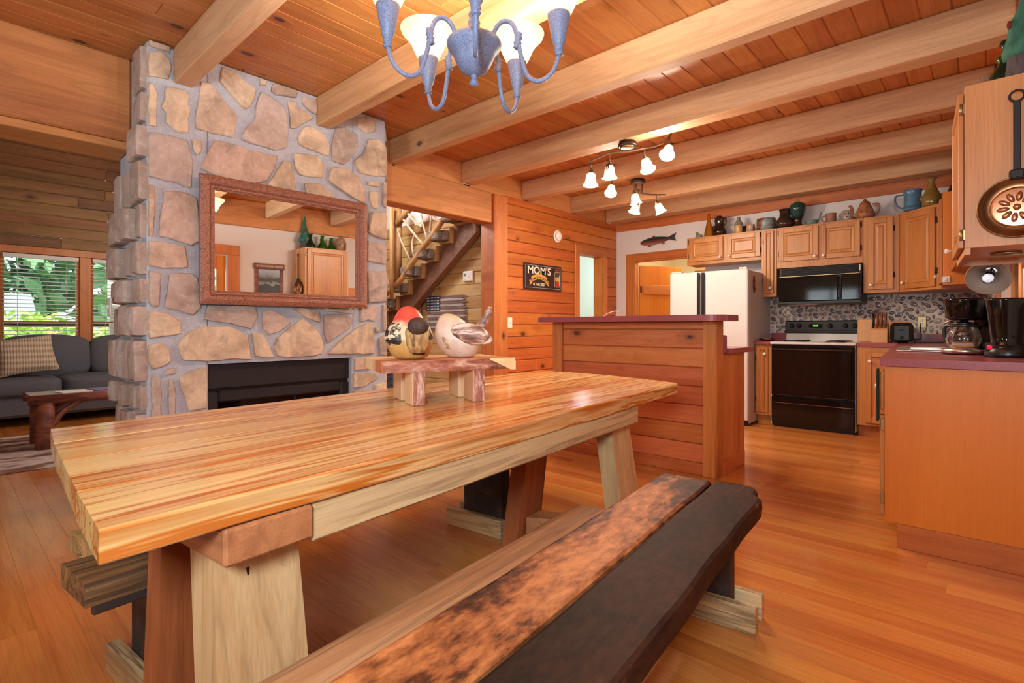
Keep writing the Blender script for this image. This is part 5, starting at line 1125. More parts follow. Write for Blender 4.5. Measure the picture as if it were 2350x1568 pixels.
# near bench
def bench_board(par, name, mat, e0, e1, d0, d1, z0, z1, ragged=0.0, seed=0, nick=False):
    mb = MB(); n = 44; vs = []; fs = []
    for k in range(n + 1):
        t = k / n; a = .006 * mnoise.noise(Vector((t * 6, seed, 0))); b = .008 * mnoise.noise(Vector((t * 7, seed + 9, 0)))
        dd = d0 + (d1 - d0) * t; f = ragged * max(0, (t - .9) * 10)
        q = [(e0 + a, z0), (e0 + a - .002, (z0 + z1) / 2), (e0 + a + .003, z1 - .004), (e0 + a + .012, z1), ((e0 + e1) / 2, z1 + .0015 * mnoise.noise(Vector((t * 9, seed, 3)))), (e1 + b - .012, z1), (e1 + b - .002, z1 - .005), (e1 + b, (z0 + z1) / 2), (e1 + b - .003, z0)]
        for j, (e, z) in enumerate(q):
            r = mnoise.noise(Vector((e * 22, seed + k * .0, 4))) * .025 * (1 if k == n else 0)
            if nick and k >= n - 2 and j >= 5: e -= .045 if k == n else .03
            vs.append((e, dd + r, z))
    m = 9
    for k in range(n):
        for j in range(m): fs.append((k * m + j, k * m + (j + 1) % m, (k + 1) * m + (j + 1) % m, (k + 1) * m + j))
    fs.append(list(range(m))); fs.append(list(range(n * m, n * m + m)))
    mb.add(vs, fs); return mb.build(name, M[mat], par)
b1 = thing('bench', 'low plank bench with a scorched worn seat along the near side of the table', 'bench', (TO.x, TO.y, 0), TH, 'benches of the dining table')
bench_board(b1, 'seat_plank', 'bench_worn', .212, .413, -.12, 1.85, .405, .46, seed=1)
bench_board(b1, 'seat_plank', 'bench_dark', .418, .615, -.12, 1.87, .398, .46, seed=4, nick=True)
bench_board(b1, 'side_plank', 'bench_pale', .062, .205, -.1, 1.39, .37, .425, seed=7)
def bench_end(par, d, e0, e1, fe0, fe1, mat='bench_black'):
    P(par, 'leg_plank', mat, lambda m: m.box(e0, e1, d - .035, d + .035, .012, .40, .004))
    for s in (-1, 1): P(par, 'foot_board', 'foot_pale', lambda m: m.box(fe0, fe1, d + s * .055 - .019, d + s * .055 + .019, 0, .092, .003))
bench_end(b1, 1.745, .26, .515, .18, .607); bench_end(b1, .12, .26, .515, .18, .607)
b2 = thing('bench', 'matching plank bench tucked under the far side of the table', 'bench', (TO.x, TO.y, 0), TH, 'benches of the dining table')
M['bench_stripe'] = wood('bench_striped_board', (206, 150, 84), (176, 118, 60), (96, 58, 32), 'Y', grain=1.1, knots=.1, rough=.5, tint=.1, contrast=1.6, streak=(52, 36, 26, .9))
bench_board(b2, 'seat_plank', 'bench_stripe', -.99, -.745, .205, 2.1, .40, .46, seed=12)
bench_board(b2, 'seat_plank', 'bench_stripe', -.74, -.545, .125, 2.1, .40, .46, seed=15)
P(b2, 'side_apron', 'bench_black', lambda m: m.box(-.565, -.548, .14, 2.08, .375, .43, .004))
bench_end(b2, .36, -.88, -.62, -.97, -.6); bench_end(b2, 1.88, -.88, -.62, -.97, -.6)
# ------------------------------------------------------------------ cedar stand and the two birds
A = Vector((-1.693, 1.28, .75)); va = math.atan2(-.348, .937)            # its front runs along (.348, .937)
sd_ = thing('cedar_stand', 'small live-edge cedar stand on the table under the two birds', 'stand', (A.x, A.y, TT + .0006), -math.atan2(.348, .937))
# local: y along the front, x < 0 away from the viewer
def slab(m):
    n = 30; vs = []; fs = []
    for k in range(n + 1):
        t = k / n; y = -.122 + .575 * t; w = .012 * mnoise.noise(Vector((t * 6, 2, 1))) + .006 * mnoise.noise(Vector((t * 19, 5, 1)))
        sk_ = .0
        vs += [(-.395 + sk_, y + .01, .136), (-.395 + sk_, y + .01, .181), (-.2, y, .182), (-.012 + w - .012, y, .181)]
        vs += [(-.006 + w * .7 - .014, y, .177), (-.012 + w, y, .135)]
    for k in range(n):
        for j in range(6):
            if j == 4: continue
            fs.append((k * 6 + j, k * 6 + (j + 1) % 6, (k + 1) * 6 + (j + 1) % 6, (k + 1) * 6 + j))
        fs.append((k * 6 + 4, k * 6 + 5, k * 6 + 11, k * 6 + 10))
    fs.append(list(range(6))); fs.append(list(range(n * 6, n * 6 + 6))); m.add(vs, fs)
P(sd_, 'slab', 'cedar', slab)
def barkedge(m):
    n = 40; vs = []; fs = []
    for k in range(n + 1):
        t = k / n; y = -.12 + .535 * t; w = .012 * mnoise.noise(Vector((t * 6, 2, 1))) + .006 * mnoise.noise(Vector((t * 19, 5, 1)))
        for j, (x, z) in enumerate(((-.02, .1815), (-.006, .176), (.002, .16), (.001, .145), (-.008, .1345))): vs.append((x + w + .006 + .004 * mnoise.noise(Vector((y * 40, z * 60, 0))), y, z))
    for k in range(n):
        for j in range(4): fs.append((k * 5 + j, k * 5 + j + 1, (k + 1) * 5 + j + 1, (k + 1) * 5 + j))
    m.add(vs, fs, None, True)
P(sd_, 'bark_edge', 'bark_red', barkedge)
def sap(m):
    n = 10; vs = []; fs = []
    for k in range(n + 1):
        t = k / n; y = .335 + .125 * t; lo = .178 - .046 * min(1, t * 1.25)
        for j in range(4): z = .183 + (lo - .183) * j / 3; vs.append((.009 + .004 * sin(t * 5) - (.012 if j == 0 else 0), y, z))
    for k in range(n):
        for j in range(3): fs.append((k * 4 + j, k * 4 + j + 1, (k + 1) * 4 + j + 1, (k + 1) * 4 + j))
    m.add(vs, fs)
P(sd_, 'sapwood_patch', 'sapwood', sap)
for y in (0.0, .263):
    for x0, x1 in ((-.115, -.002), (-.3, -.17)): P(sd_, 'leg', 'cedar_z', lambda m: m.box(x0, x1, y, y + .052, 0, .1355, .004))
    P(sd_, 'leg_bark', 'bark_red_z', lambda m: m.box(-.004, .0035, y + .001, y + .051, .0005, .135, .003))
def bird_mat(name, top, mid, low, z1, z2, patch=None):
    t = NT(name); tc = t.n('ShaderNodeTexCoord'); s = t.n('ShaderNodeSeparateXYZ'); t.l(tc, 'Object', s, 0); nz = t.noise((tc, 'Object'), 30, 5, .6)
    z = t.math('ADD', (s, 2), t.math('MULTIPLY', t.math('SUBTRACT', nz, .5), .07))
    f = t.math('DIVIDE', z, .25)
    c = t.ramp(f, [(z1 - .08, lin(low)), (z1 + .06, lin(mid)), (z2 - .05, lin(mid)), (z2 + .06, lin(top))])
    c = t.mix(.4, c, t.ramp(nz, [(.3, (.72, .68, .62)), (.6, (1.08, 1.08, 1.08))]), 'MULTIPLY')
    t.base(c); t.set(Roughness=.38); t.bump(nz, .3, .006); return t.m
feather_b = patchy('carved_feather_black', [(.46, (44, 36, 30)), (.51, (90, 74, 58)), (.56, (232, 220, 190))], 40, 'X', .3, .5, .4, detail=3)
feather_w = patchy('carved_feather_brown', [(.38, (110, 78, 66)), (.48, (176, 138, 122)), (.56, (240, 228, 216))], 24, 'X', .22, .5, .4, detail=4)
tuft = patchy('dark_brown_bark', [(.3, (48, 34, 30)), (.7, (84, 62, 54))], 40, 'Z', .2, .7, .5)
straw = patchy('straw_bark', [(.38, (112, 80, 44)), (.5, (186, 146, 92)), (.64, (214, 180, 126))], 30, 'Z', .15, .6, .5)
def egg(m, prof, n=30, sq=(1, 1), lean=(0, 0), rough=.0):
    m.lathe(prof, n, sq=sq); H = prof[-1][1]
    m.warp(lambda p: (p.x + lean[0] * (p.z / H) ** 1.5 + rough * mnoise.noise(Vector((p.x * 25, p.y * 25, p.z * 25))), p.y + lean[1] * (p.z / H) ** 1.5 + rough * mnoise.noise(Vector((p.x * 25 + 7, p.y * 25, p.z * 25))), p.z))
ZS = TT + .182
def patch_on(m, f, u0, u1, v0, v1, h=.006, n=14, k=10, shape=lambda u, v: True, wob=.004):
    "relief laid on a body: f(u, v) -> (point, normal)"
    vs = []; fs = []
    for i in range(k + 1):
        for j in range(n + 1):
            u = u0 + (u1 - u0) * j / n; v = v0 + (v1 - v0) * i / k; p, nr = f(u, v)
            e = min(j, n - j) / n * 2; g = min(i, k - i) / k * 2; hh = h * min(1, 3 * min(e, g)) - .003
            vs.append(p + nr * (hh + wob * abs(mnoise.noise(Vector((u * 14, v * 60, 3))))))
    for i in range(k):
        for j in range(n): fs.append((i * (n + 1) + j, i * (n + 1) + j + 1, (i + 1) * (n + 1) + j + 1, (i + 1) * (n + 1) + j))
    m.add(vs, fs, None, True)
def lathe_f(prof, sq, lean):
    H = prof[-1][1]
    def f(u, z):                                  # u: angle
        for (r0, z0), (r1, z1) in zip(prof, prof[1:]):
            if z0 <= z <= z1 and z1 > z0: r = r0 + (r1 - r0) * (z - z0) / (z1 - z0); break
        else: r = prof[-1][0]
        p = Vector((r * sq[0] * cos(u) + lean[0] * (z / H) ** 1.5, r * sq[1] * sin(u) + lean[1] * (z / H) ** 1.5, z)); return p, Vector((cos(u), sin(u), .15)).normalized()
    return f
# view direction in the room: _F; birds are turned so that local -y faces the viewer
bz = YAW
bpos = onZ(942, 824, ZS); bpos.z = ZS + .0006
bd = thing('carved_bird', 'carved wooden bird with a red head, black-streaked wings and dark stub tail', 'figurine', bpos, bz, 'carved birds')
pr1 = [(.052, 0), (.075, .012), (.094, .05), (.096, .085), (.088, .12), (.07, .155), (.054, .185), (.042, .205), (.026, .219), (0, .224)]
le1 = (-.012, .01)
P(bd, 'bird_body', bird_mat('bird_red_ochre', (226, 84, 70), (232, 214, 176), (206, 160, 92), .3, .6), lambda m: egg(m, pr1, 34, (.99, .95), le1, .003))
f1 = lathe_f(pr1, (.99, .95), le1)
P(bd, 'wing', feather_b, lambda m: patch_on(m, f1, -PI * 1.02, -PI * .56, .06, .155, .014))
P(bd, 'wing', feather_b, lambda m: patch_on(m, f1, -PI * .2, -PI * .02, .07, .15, .012))
P(bd, 'tail_shaft', straw, lambda m: m.lathe([(.03, .03), (.044, .06), (.05, .115), (.044, .13), (0, .132)], 18, T(.045, -.08, .0) @ RX(.12), sq=(1, .55)))
P(bd, 'tail_tip', tuft, lambda m: m.ball((.052, -.108, .138), (.044, .04, .036), 20, 14))
P(bd, 'dark_patch', tuft, lambda m: patch_on(m, f1, -PI * .42, -PI * .16, .018, .062, .004))
b2pos = onZ(1058, 820, ZS); b2pos.z = ZS + .0006
be = thing('carved_bird', 'carved pale wooden bird with a raised bark tail, turned sideways', 'figurine', b2pos, bz, 'carved birds')
pr2 = [(.05, 0), (.07, .01), (.093, .05), (.098, .08), (.092, .11), (.074, .14), (.055, .165), (.04, .182), (.022, .193), (0, .196)]
le2 = (-.062, 0); sq2 = (1.0, .9)
P(be, 'bird_body', bird_mat('bird_pale_cream', (214, 206, 160), (232, 218, 200), (226, 202, 184), .3, .72), lambda m: egg(m, pr2, 34, sq2, le2, .003))
f2 = lathe_f(pr2, sq2, le2)
P(be, 'wing', feather_w, lambda m: (m.ball((.045, -.07, .105), (.088, .03, .045), 24, 14, T(.045, -.07, .105) @ RY(.2) @ T(-.045, .07, -.105)), m.ball((.105, -.062, .08), (.04, .014, .022), 16, 10)))
P(be, 'wing', feather_w, lambda m: m.ball((.035, .07, .105), (.085, .024, .045), 24, 14, T(.035, .07, .105) @ RY(.2) @ T(-.035, -.07, -.105)))
P(be, 'tail', feather_w, lambda m: m.tube(smoothpts([(.06, -.01, .11), (.09, -.01, .14), (.118, -.01, .19), (.133, -.01, .226)], 5), [.03, .028, .025, .022, .02, .0195, .019, .0185, .018, .018, .018, .017, .016, .015, .013, .008], 12))
P(be, 'bark_scar', straw, lambda m: patch_on(m, f2, -PI * .72, -PI * .62, .03, .1, .002))
# ------------------------------------------------------------------ chandelier
def emissive(name, col, s, base=None):
    t = NT(name); t.base(lin(base or col)); t.set(Roughness=.3); t.b.inputs['Emission Color'].default_value = lin(col) + (1,); t.b.inputs['Emission Strength'].default_value = s; return t.m
def shade_mat(name, col, tl_=.7, em=.0):
    t = NT(name); tr = t.n('ShaderNodeBsdfTranslucent'); tr.inputs['Color'].default_value = lin(col) + (1,); t.base(lin(col)); t.set(Roughness=.25)
    mx = t.n('ShaderNodeMixShader'); mx.inputs[0].default_value = tl_; t.l(t.b, 0, mx, 1); t.l(tr, 0, mx, 2); t.l(mx, 0, t.out, 0)
    if em: t.b.inputs['Emission Color'].default_value = lin(col) + (1,); t.b.inputs['Emission Strength'].default_value = em
    return t.m
def lamp(name, kind, loc, power, col=(1, 1, 1), size=.05, rot=None, parent=None, size_y=None, spot=None):
    d = bpy.data.lights.new(name, kind); d.energy = power; d.color = col
    if kind == 'AREA':
        d.size = size
        if size_y: d.shape = 'RECTANGLE'; d.size_y = size_y
    elif kind == 'SUN': d.angle = size
    else: d.shadow_soft_size = size
    if spot: d.spot_size = spot; d.spot_blend = .6
    o = bpy.data.objects.new(name, d); COL.objects.link(o); o.location = loc
    if rot is not None: o.rotation_euler = rot
    if parent: o.parent = parent
    return o
WARM = (1.0, .86, .68)
DCH = 2.0; cp = _C + ray(1088, 300) * DCH
chz = 2.129
ch = thing('chandelier', 'five-arm blue-grey chandelier with frosted bell shades over the table', 'chandelier', (cp.x, cp.y, chz), YAW + .09)
P(ch, 'bowl', 'patina', lambda m: m.lathe([(0, -.105), (.02, -.1), (.05, -.085), (.07, -.05), (.082, -.02), (.1, .0), (.105, .016), (.1, .026), (.09, .03), (.06, .045), (.04, .055), (.025, .06), (.022, .09)], 36))
P(ch, 'finial', 'patina', lambda m: m.lathe([(.012, -.1), (.014, -.108), (.009, -.114), (.015, -.124), (.017, -.132), (.011, -.142), (0, -.145)], 18))
P(ch, 'stem', 'patina', lambda m: m.lathe([(.02, .085), (.024, .1), (.017, .115), (.022, .13), (.013, .15), (.012, .2), (.02, .215), (.02, .23), (.012, .25), (.012, .6), (.06, .63), (.065, ZC - chz - .003), (0, ZC - chz - .003)], 20))
P(ch, 'twisted_chain', 'chrome', lambda m: m.tube([(.012 * cos(k * .9), .03 + .012 * sin(k * .9), .06 + .012 * k) for k in range(46)], .004, 5))
shade_m = shade_mat('frosted_amber_glass', (250, 240, 222), .75, .3)
R0 = .325
for k in range(5):
    a = -PI / 2 + 2 * PI * k / 5
    ar = MB(); pts = smoothpts([(.07, 0, .02), (.085, 0, .065), (.115, 0, .09), (.15, 0, .075), (.17, 0, .02), (.182, 0, -.045), (.208, 0, -.125), (.252, 0, -.15), (.298, 0, -.125), (.32, 0, -.08), (R0, 0, -.05)], 7)
    Mk = RZ(a); ar.tube(pts, .0085, 10, Mk)
    am = ar.build('arm', M['patina'], ch)
    P(am, 'collar', 'patina', lambda m: m.lathe([(.009, -.03), (.014, -.026), (.011, -.018), (.016, -.008), (.011, 0), (.016, .01), (.011, .018), (.013, .026), (.009, .03)], 14, Mk @ T(.171, 0, .01) @ RY(.16)))
    P(am, 'candle_cup', 'patina', lambda m: m.lathe([(.011, -.035), (.017, -.03), (.012, -.022), (.017, -.014), (.014, -.004), (.022, .01), (.03, .05), (.04, .1), (.042, .118), (.038, .12), (0, .118)], 22, Mk @ T(R0, 0, -.03)))
    sh = P(ch, 'lamp_shade', shade_m, lambda m: m.lathe([(.04, .112), (.05, .128), (.06, .15), (.073, .18), (.094, .208), (.112, .226), (.118, .24), (.115, .242), (.107, .228), (.09, .211), (.069, .182), (.056, .152), (.046, .131), (.036, .116)], 32, Mk @ T(R0, 0, -.03), cap=False))
    P(sh, 'light_bulb', emissive('chandelier_bulb', (255, 238, 205), 5.0) if k == 0 else bpy.data.materials['chandelier_bulb'], lambda m: m.lathe([(.012, .12), (.014, .135), (.024, .16), (.025, .172), (.016, .19), (0, .196)], 16, Mk @ T(R0, 0, -.03)))
    q = Mk @ Vector((R0, 0, .2)); lamp('chandelier_light', 'POINT', q, CHAND, (1, .92, .82), .03, parent=ch)
# ------------------------------------------------------------------ branch-shaped track lights
glow = shade_mat('white_bell_glass', (255, 244, 224), .6, .8); core = emissive('spot_bulb', (255, 236, 196), 6.0)
def spot_head(par, px, pz, tgt, drop=.07):
    "a bell shade hanging at (px) from the branch, mouth towards tgt"
    p = Vector(px); j = p - Vector((0, 0, drop)); dr = Vector(tgt).normalized(); Q = T(*j) @ dr.to_track_quat('Z', 'Y').to_matrix().to_4x4()
    h = P(par, 'lamp_head', 'branch', lambda m: (m.tube([p, j], .006, 6), m.ball(j, .014, 10, 8), m.lathe([(.012, 0), (.02, .012), (.026, .03), (.02, .034), (0, .034)], 14, Q)))
    P(h, 'leaf', 'dark_bronze', lambda m: m.add([Q @ Vector(v) for v in [(-.012, -.031, .02), (.012, -.031, .02), (.016, -.036, .05), (0, -.042, .08), (-.016, -.036, .05)]], [(0, 1, 2, 3, 4)]))
    s = P(h, 'bell_shade', glow, lambda m: m.lathe([(.022, .026), (.034, .034), (.039, .06), (.042, .09), (.05, .112), (.063, .124), (.061, .127), (.047, .115), (.039, .092), (.036, .06), (.03, .036)], 22, Q, cap=False))
    P(h, 'spot_bulb', core, lambda m: m.lathe([(.016, .035), (.026, .07), (.028, .09), (0, .096)], 14, Q))
    lamp('track_light', 'POINT', Q @ Vector((0, 0, .125)), TRACK, WARM, .03, parent=par)
def branch_light(label, can, pts, heads, twigs):
    t = thing('track_light', label, 'ceiling light', can, 0, 'branch track lights')
    L = lambda q: Vector(q) - Vector(can)
    c = P(t, 'canopy', 'dark_bronze', lambda m: m.lathe([(.062, -.002), (.07, -.006), (.068, -.014), (.076, -.02), (.076, -.034), (.066, -.04), (.0, -.04)], 26))
    P(t, 'canopy_plate', 'brass', lambda m: m.lathe([(.055, -.0405), (.05, -.046), (0, -.046)], 24))
    B = smoothpts([L(p) for p in pts], 6); n = len(B)
    P(t, 'branch', 'branch', lambda m: (m.tube(B, [.0095 * (1 - .35 * abs(k / (n - 1) - .5)) + .0018 * mnoise.noise(Vector((k * .8, 0, 0))) for k in range(n)], 8), [m.tube([L(a), L(b)], [.006, .0035], 6) for a, b in twigs]))
    i = min(range(n), key=lambda q: (B[q].xy).length)
    P(t, 'hanger', 'dark_bronze', lambda m: [m.tube([(B[max(0, min(n - 1, i + o))].x, B[max(0, min(n - 1, i + o))].y, -.02 if abs(o) < 9 else -.02), B[max(0, min(n - 1, i + o))]], .0055, 6) for o in (-3, 3)])
    for p, tg in heads: spot_head(t, L(p), 0, tg)
    return t
c1 = onZ(1440, 326, ZB); W1p = lambda x, y: onP(x, y, c1, (_F.x, _F.y, 0))
branch_light('upper branch-shaped track light with four lit bell shades', c1, [W1p(1351, 373), W1p(1360, 368), W1p(1385, 357), W1p(1410, 350), W1p(1440, 348), W1p(1475, 341), W1p(1505, 335), W1p(1530, 322), W1p(1545, 297)],
    [(W1p(1357, 371), (.0, -.1, -1)), (W1p(1399, 354), (.0, .0, -1)), (W1p(1479, 341), (.3, -.15, -.8)), (W1p(1537, 314), (.1, -.65, -.85))], [(W1p(1380, 358), W1p(1374, 352)), (W1p(1497, 336), W1p(1503, 330)), (W1p(1351, 373), W1p(1346, 374))])
c2_ = onZ(1464, 412, ZB); W2p = lambda x, y: onP(x, y, c2_, (_F.x, _F.y, 0))
branch_light('lower branch-shaped track light farther into the kitchen', c2_, [W2p(1382, 406), W2p(1405, 407), W2p(1430, 408), W2p(1447, 416), W2p(1457, 428), W2p(1464, 440), W2p(1485, 446), W2p(1510, 447), W2p(1528, 447)],
    [(W2p(1404, 408), (.2, -.5, -.8)), (W2p(1455, 424), (.15, .1, -1)), (W2p(1463, 445), (-.45, .3, -.8)), (W2p(1506, 447), (.3, .3, -.9))], [(W2p(1440, 411), W2p(1434, 404)), (W2p(1462, 436), W2p(1470, 436))])
# ------------------------------------------------------------------ stair seen through the opening
YG = 4.07
stc = thing('staircase', 'open rustic stair with half-log treads and a twisted branch railing', 'staircase', (-4.8, YG, 0))
def S8(x, y): return (880 + x / 5.407, 470 + y / 5.407)
def sv(x, y, yy=YG): p = onY(*S8(x, y), yy); return Vector((p.x + 4.8, yy - YG, p.z))
LB = [sv(870, 480), sv(685, 705), sv(520, 910), sv(355, 1110), sv(210, 1310)]
stp = (LB[0] - LB[4]) / 4
LB = [LB[4] + stp * k for k in range(-6, 6)]
lo0, hi0 = sv(350, 1290), sv(1215, 255)
XZm = Matrix(((1, 0, 0, 0), (0, 0, -1, 0), (0, 1, 0, 0), (0, 0, 0, 1)))
sl = (hi0 - lo0); a0 = lo0 - sl * 1.25; top = []
for b in LB:
    if b.z > .05 and b.z < 2.35: top += [(b.x - .262, b.z), (b.x, b.z)]
aa = lo0 - sl * ((lo0.z - .0) / sl.z); zt_ = min(2.4, lo0.z + sl.z * (.56 - lo0.x) / sl.x); bb = lo0 + sl * ((zt_ - lo0.z) / sl.z)
P(stc, 'stringer', 'stain', lambda m: m.prism([(aa.x, 0), (bb.x, zt_), (bb.x, 2.4)] + [(x, min(z, 2.4)) for x, z in top[::-1] if x < bb.x - .01] + [(top[0][0], 0)], -.1, 0, XZm))
for b in LB:
    if not (.1 < b.z < 2.3) or b.x > .56: continue
    P(stc, 'tread_bracket', 'log', lambda m: (m.box(b.x - .036, b.x, -.05, .02, b.z, b.z + .185, .004), m.box(b.x - .2, b.x - .036, -.05, .02, b.z, b.z + .03, .004)))
    P(stc, 'log_tread', 'bark_grey', lambda m: (m.box(b.x - .275, b.x - .085, -.19, .02, b.z + .034, b.z + .15, .018), m.box(b.x - .0845, b.x - .04, -.12, .02, b.z + .034, b.z + .15, .006)))
YR = -.17
def rv(x, y, o=YR): return sv(x, y, YG + o)
P(stc, 'rail_log', 'log', lambda m: (m.tube(smoothpts([rv(-60, 1240), rv(40, 1100), rv(195, 960), rv(330, 760), rv(470, 560), rv(600, 390), rv(730, 200)], 4), [.034] * 25, 10), m.tube([rv(165, 250), rv(310, 60), rv(420, -80)], .045, 10)))
P(stc, 'rail_post', 'log', lambda m: (m.tube([rv(102, 1160, -.26), rv(102, 900, -.26), rv(100, 40, -.26)], .026, 10), m.tube([rv(184, 1000, -.14), rv(180, 40, -.14)], .05, 12)))
for q in ([(300, 100), (390, 210), (480, 275)], [(465, 120), (490, 235), (540, 430)], [(592, 140), (575, 380)], [(610, 150), (640, 180), (720, 215)], [(250, 185), (370, 350), (495, 495)], [(175, 310), (230, 470), (340, 700)], [(388, 370), (358, 480), (372, 640)], [(30, 880), (80, 1010)], [(395, 240), (440, 250), (495, 240)]):
    P(stc, 'branch_baluster', 'twig', lambda m: m.tube(smoothpts([rv(x, y) for x, y in q], 5), .0115 + .004 * R_.random(), 8))
# on the stair wall
fg_ = thing('wooden_flag', 'rustic stars-and-stripes flag of weathered pickets on the stair wall', 'wall decoration', (-4.8, YS, 0))
def wv_(x, y): p = onY(*S8(x, y), YS); return p
f0, f1_ = wv_(555, 1145), wv_(1065, 1500); pk = (f0.z - f1_.z) / 11
reds, whites = patchy('weathered_red_stripe', [(.35, (104, 78, 72)), (.6, (142, 114, 106))], 30, 'X', .1, .8, .2), patchy('weathered_white_stripe', [(.35, (150, 138, 132)), (.6, (196, 188, 182))], 30, 'X', .1, .8, .2)
for k in range(13):
    z1 = f0.z - pk * k; x1 = f1_.x - .03 * R_.random() - (.04 if k in (1, 3) else 0); x0 = f0.x + .01 * R_.random(); h = pk * .9
    P(fg_, 'picket', reds if k % 2 == 0 else whites, lambda m: m.prism([(x0 + 4.8, z1 - h), (x1 + 4.8 - .07, z1 - h), (x1 + 4.8, z1 - h / 2), (x1 + 4.8 - .07, z1), (x0 + 4.8, z1)], .002, .016, XZm, .002))
ct = P(fg_, 'canton', plain('navy_board', (58, 68, 92), .7), lambda m: m.box(f0.x + 4.8 - .004, f0.x + 4.8 + .255, -.026, -.017, f0.z - pk * 5.4, f0.z + .004, .002))
P(ct, 'star', 'plate_white', lambda m: [m.box(f0.x + 4.8 + .012 + .0272 * c, f0.x + 4.8 + .022 + .0272 * c, -.028, -.0255, f0.z - .026 - pk * 1.05 * r_, f0.z - .012 - pk * 1.05 * r_) for c in range(9) for r_ in range(5)])
th_ = thing('thermostat', 'white thermostat on the pale stair wall above the picket flag', 'thermostat', (wv_(1063, 890).x, YS - .001, wv_(1063, 890).z))
P(th_, 'thermostat_case', 'plate_white', lambda m: m.box(-.085, .085, -.03, 0, -.062, .062, .012)); P(th_, 'display', plain('grey_lcd', (110, 122, 112), .3), lambda m: m.box(-.058, -.022, -.032, -.029, .0, .034)); P(th_, 'button', 'white_metal', lambda m: [m.box(x, x + .02, -.0325, -.029, z, z + .014, .002) for x, z in ((.02, .016), (.02, -.014), (-.05, -.044))])
tw_ = thing('twig_ornament', 'dark twig ornament hanging on the wall left of the picket flag', 'ornament', (-4.8, YS - .012, 0))
P(tw_, 'twig_wire', plain('dark_twig', (60, 54, 50), .8), lambda m: [m.tube(smoothpts([Vector((wv_(x, y).x + 4.8, 0, wv_(x, y).z)) for x, y in q], 4), .0055, 6) for q in ([(485, 1330), (480, 1270), (490, 1230)], [(490, 1250), (470, 1200), (475, 1170)], [(490, 1250), (520, 1215), (550, 1180)], [(500, 1220), (540, 1200)], [(485, 1390), (486, 1330)])])
vt = thing('air_vent', 'blue-grey louvred air vent low on the stair wall beside the stone chimney', 'air vent', ((onY(887, 870, YS).x + onY(923, 870, YS).x) / 2, YS - .001, onY(900, 872, YS).z))
grille = plain('blue_grey_enamel', (136, 150, 166), .5)
P(vt, 'vent_frame', grille, lambda m: (m.box(-.24, .2, -.012, 0, -.13, -.11), m.box(-.24, .2, -.012, 0, .28, .3), m.box(-.24, -.22, -.012, 0, -.11, .28), m.box(.18, .2, -.012, 0, -.11, .28), m.box(-.03, -.018, -.012, 0, -.11, .28)))
P(vt, 'louvre_slats', grille, lambda m: [m.box(-.22, .18, -.012, -.002, -.105 + .016 * k, -.099 + .016 * k) for k in range(24)]); P(vt, 'duct', 'black_soft', lambda m: m.box(-.22, .18, -.0015, -.0005, -.11, .28))
# ------------------------------------------------------------------ living room
so = thing('sofa', 'charcoal grey fabric sofa under the living-room windows', 'sofa', (-7.65, .95, 0))
def cush(m, x0, x1, y0, y1, z0, z1, puff=.03, Mx=None):
    n = 10; g = MB(); vs = []; fs = []
    q = lambda t: -1 + 2 * t
    idx = {}
    for f in range(6):
        for i in range(n + 1):
            for j in range(n + 1):
                a, b = q(i / n), q(j / n); p = [(1, a, b), (-1, a, b), (a, 1, b), (a, -1, b), (a, b, 1), (a, b, -1)][f]
                k = tuple(round(c, 4) for c in p)
                if k not in idx:
                    idx[k] = len(vs); v = Vector(p); L = (abs(v.x) ** 7 + abs(v.y) ** 7 + abs(v.z) ** 7) ** (1 / 7); v = v / L
                    bulge = lambda a, b: (1 - a * a) * (1 - b * b)
                    vs.append(((x0 + x1) / 2 + v.x * ((x1 - x0) / 2 + puff * bulge(v.y, v.z)), (y0 + y1) / 2 + v.y * ((y1 - y0) / 2 + puff * .3 * bulge(v.x, v.z)), (z0 + z1) / 2 + v.z * ((z1 - z0) / 2 + puff * bulge(v.x, v.y))))
        for i in range(n):
            for j in range(n):
                c = [[(1, q(u / n), q(w / n)), (-1, q(u / n), q(w / n)), (q(u / n), 1, q(w / n)), (q(u / n), -1, q(w / n)), (q(u / n), q(w / n), 1), (q(u / n), q(w / n), -1)][f] for u, w in ((i, j), (i + 1, j), (i + 1, j + 1), (i, j + 1))]
                fs.append([idx[tuple(round(e, 4) for e in p)] for p in c])
    m.add(vs, fs, Mx, True)
P(so, 'sofa_base', 'sofa', lambda m: m.box(-.92, 0, -1.75, 1.5, .1, .32, .03)); P(so, 'sofa_back', 'sofa', lambda m: m.box(-.98, -.72, -1.75, 1.5, .1, .84, .05))
for y0, y1 in ((-1.55, -.78), (-.78, .03), (.03, 1.3)): P(so, 'seat_cushion', 'sofa', lambda m: cush(m, -.74, .03, y0 + .004, y1 - .004, .32, .505, .02))
for y0, y1 in ((-1.5, -.45), (-.45, .36), (.36, 1.3)): P(so, 'back_cushion', 'sofa', lambda m: cush(m, -.14, .12, y0 + .004, y1 - .004, 0, .46, .05, T(-.66, 0, .485) @ RY(-.22)))
for y0 in (-1.8, 1.3): P(so, 'sofa_arm', 'sofa', lambda m: m.box(-.9, .0, y0, y0 + .22, .1, .62, .06))
for x, y in ((-.06, -1.7), (-.06, 1.44), (-.86, -1.7), (-.86, 1.44)): P(so, 'sofa_foot', 'black_soft', lambda m: m.box(x - .03, x + .03, y - .03, y + .03, 0, .1))
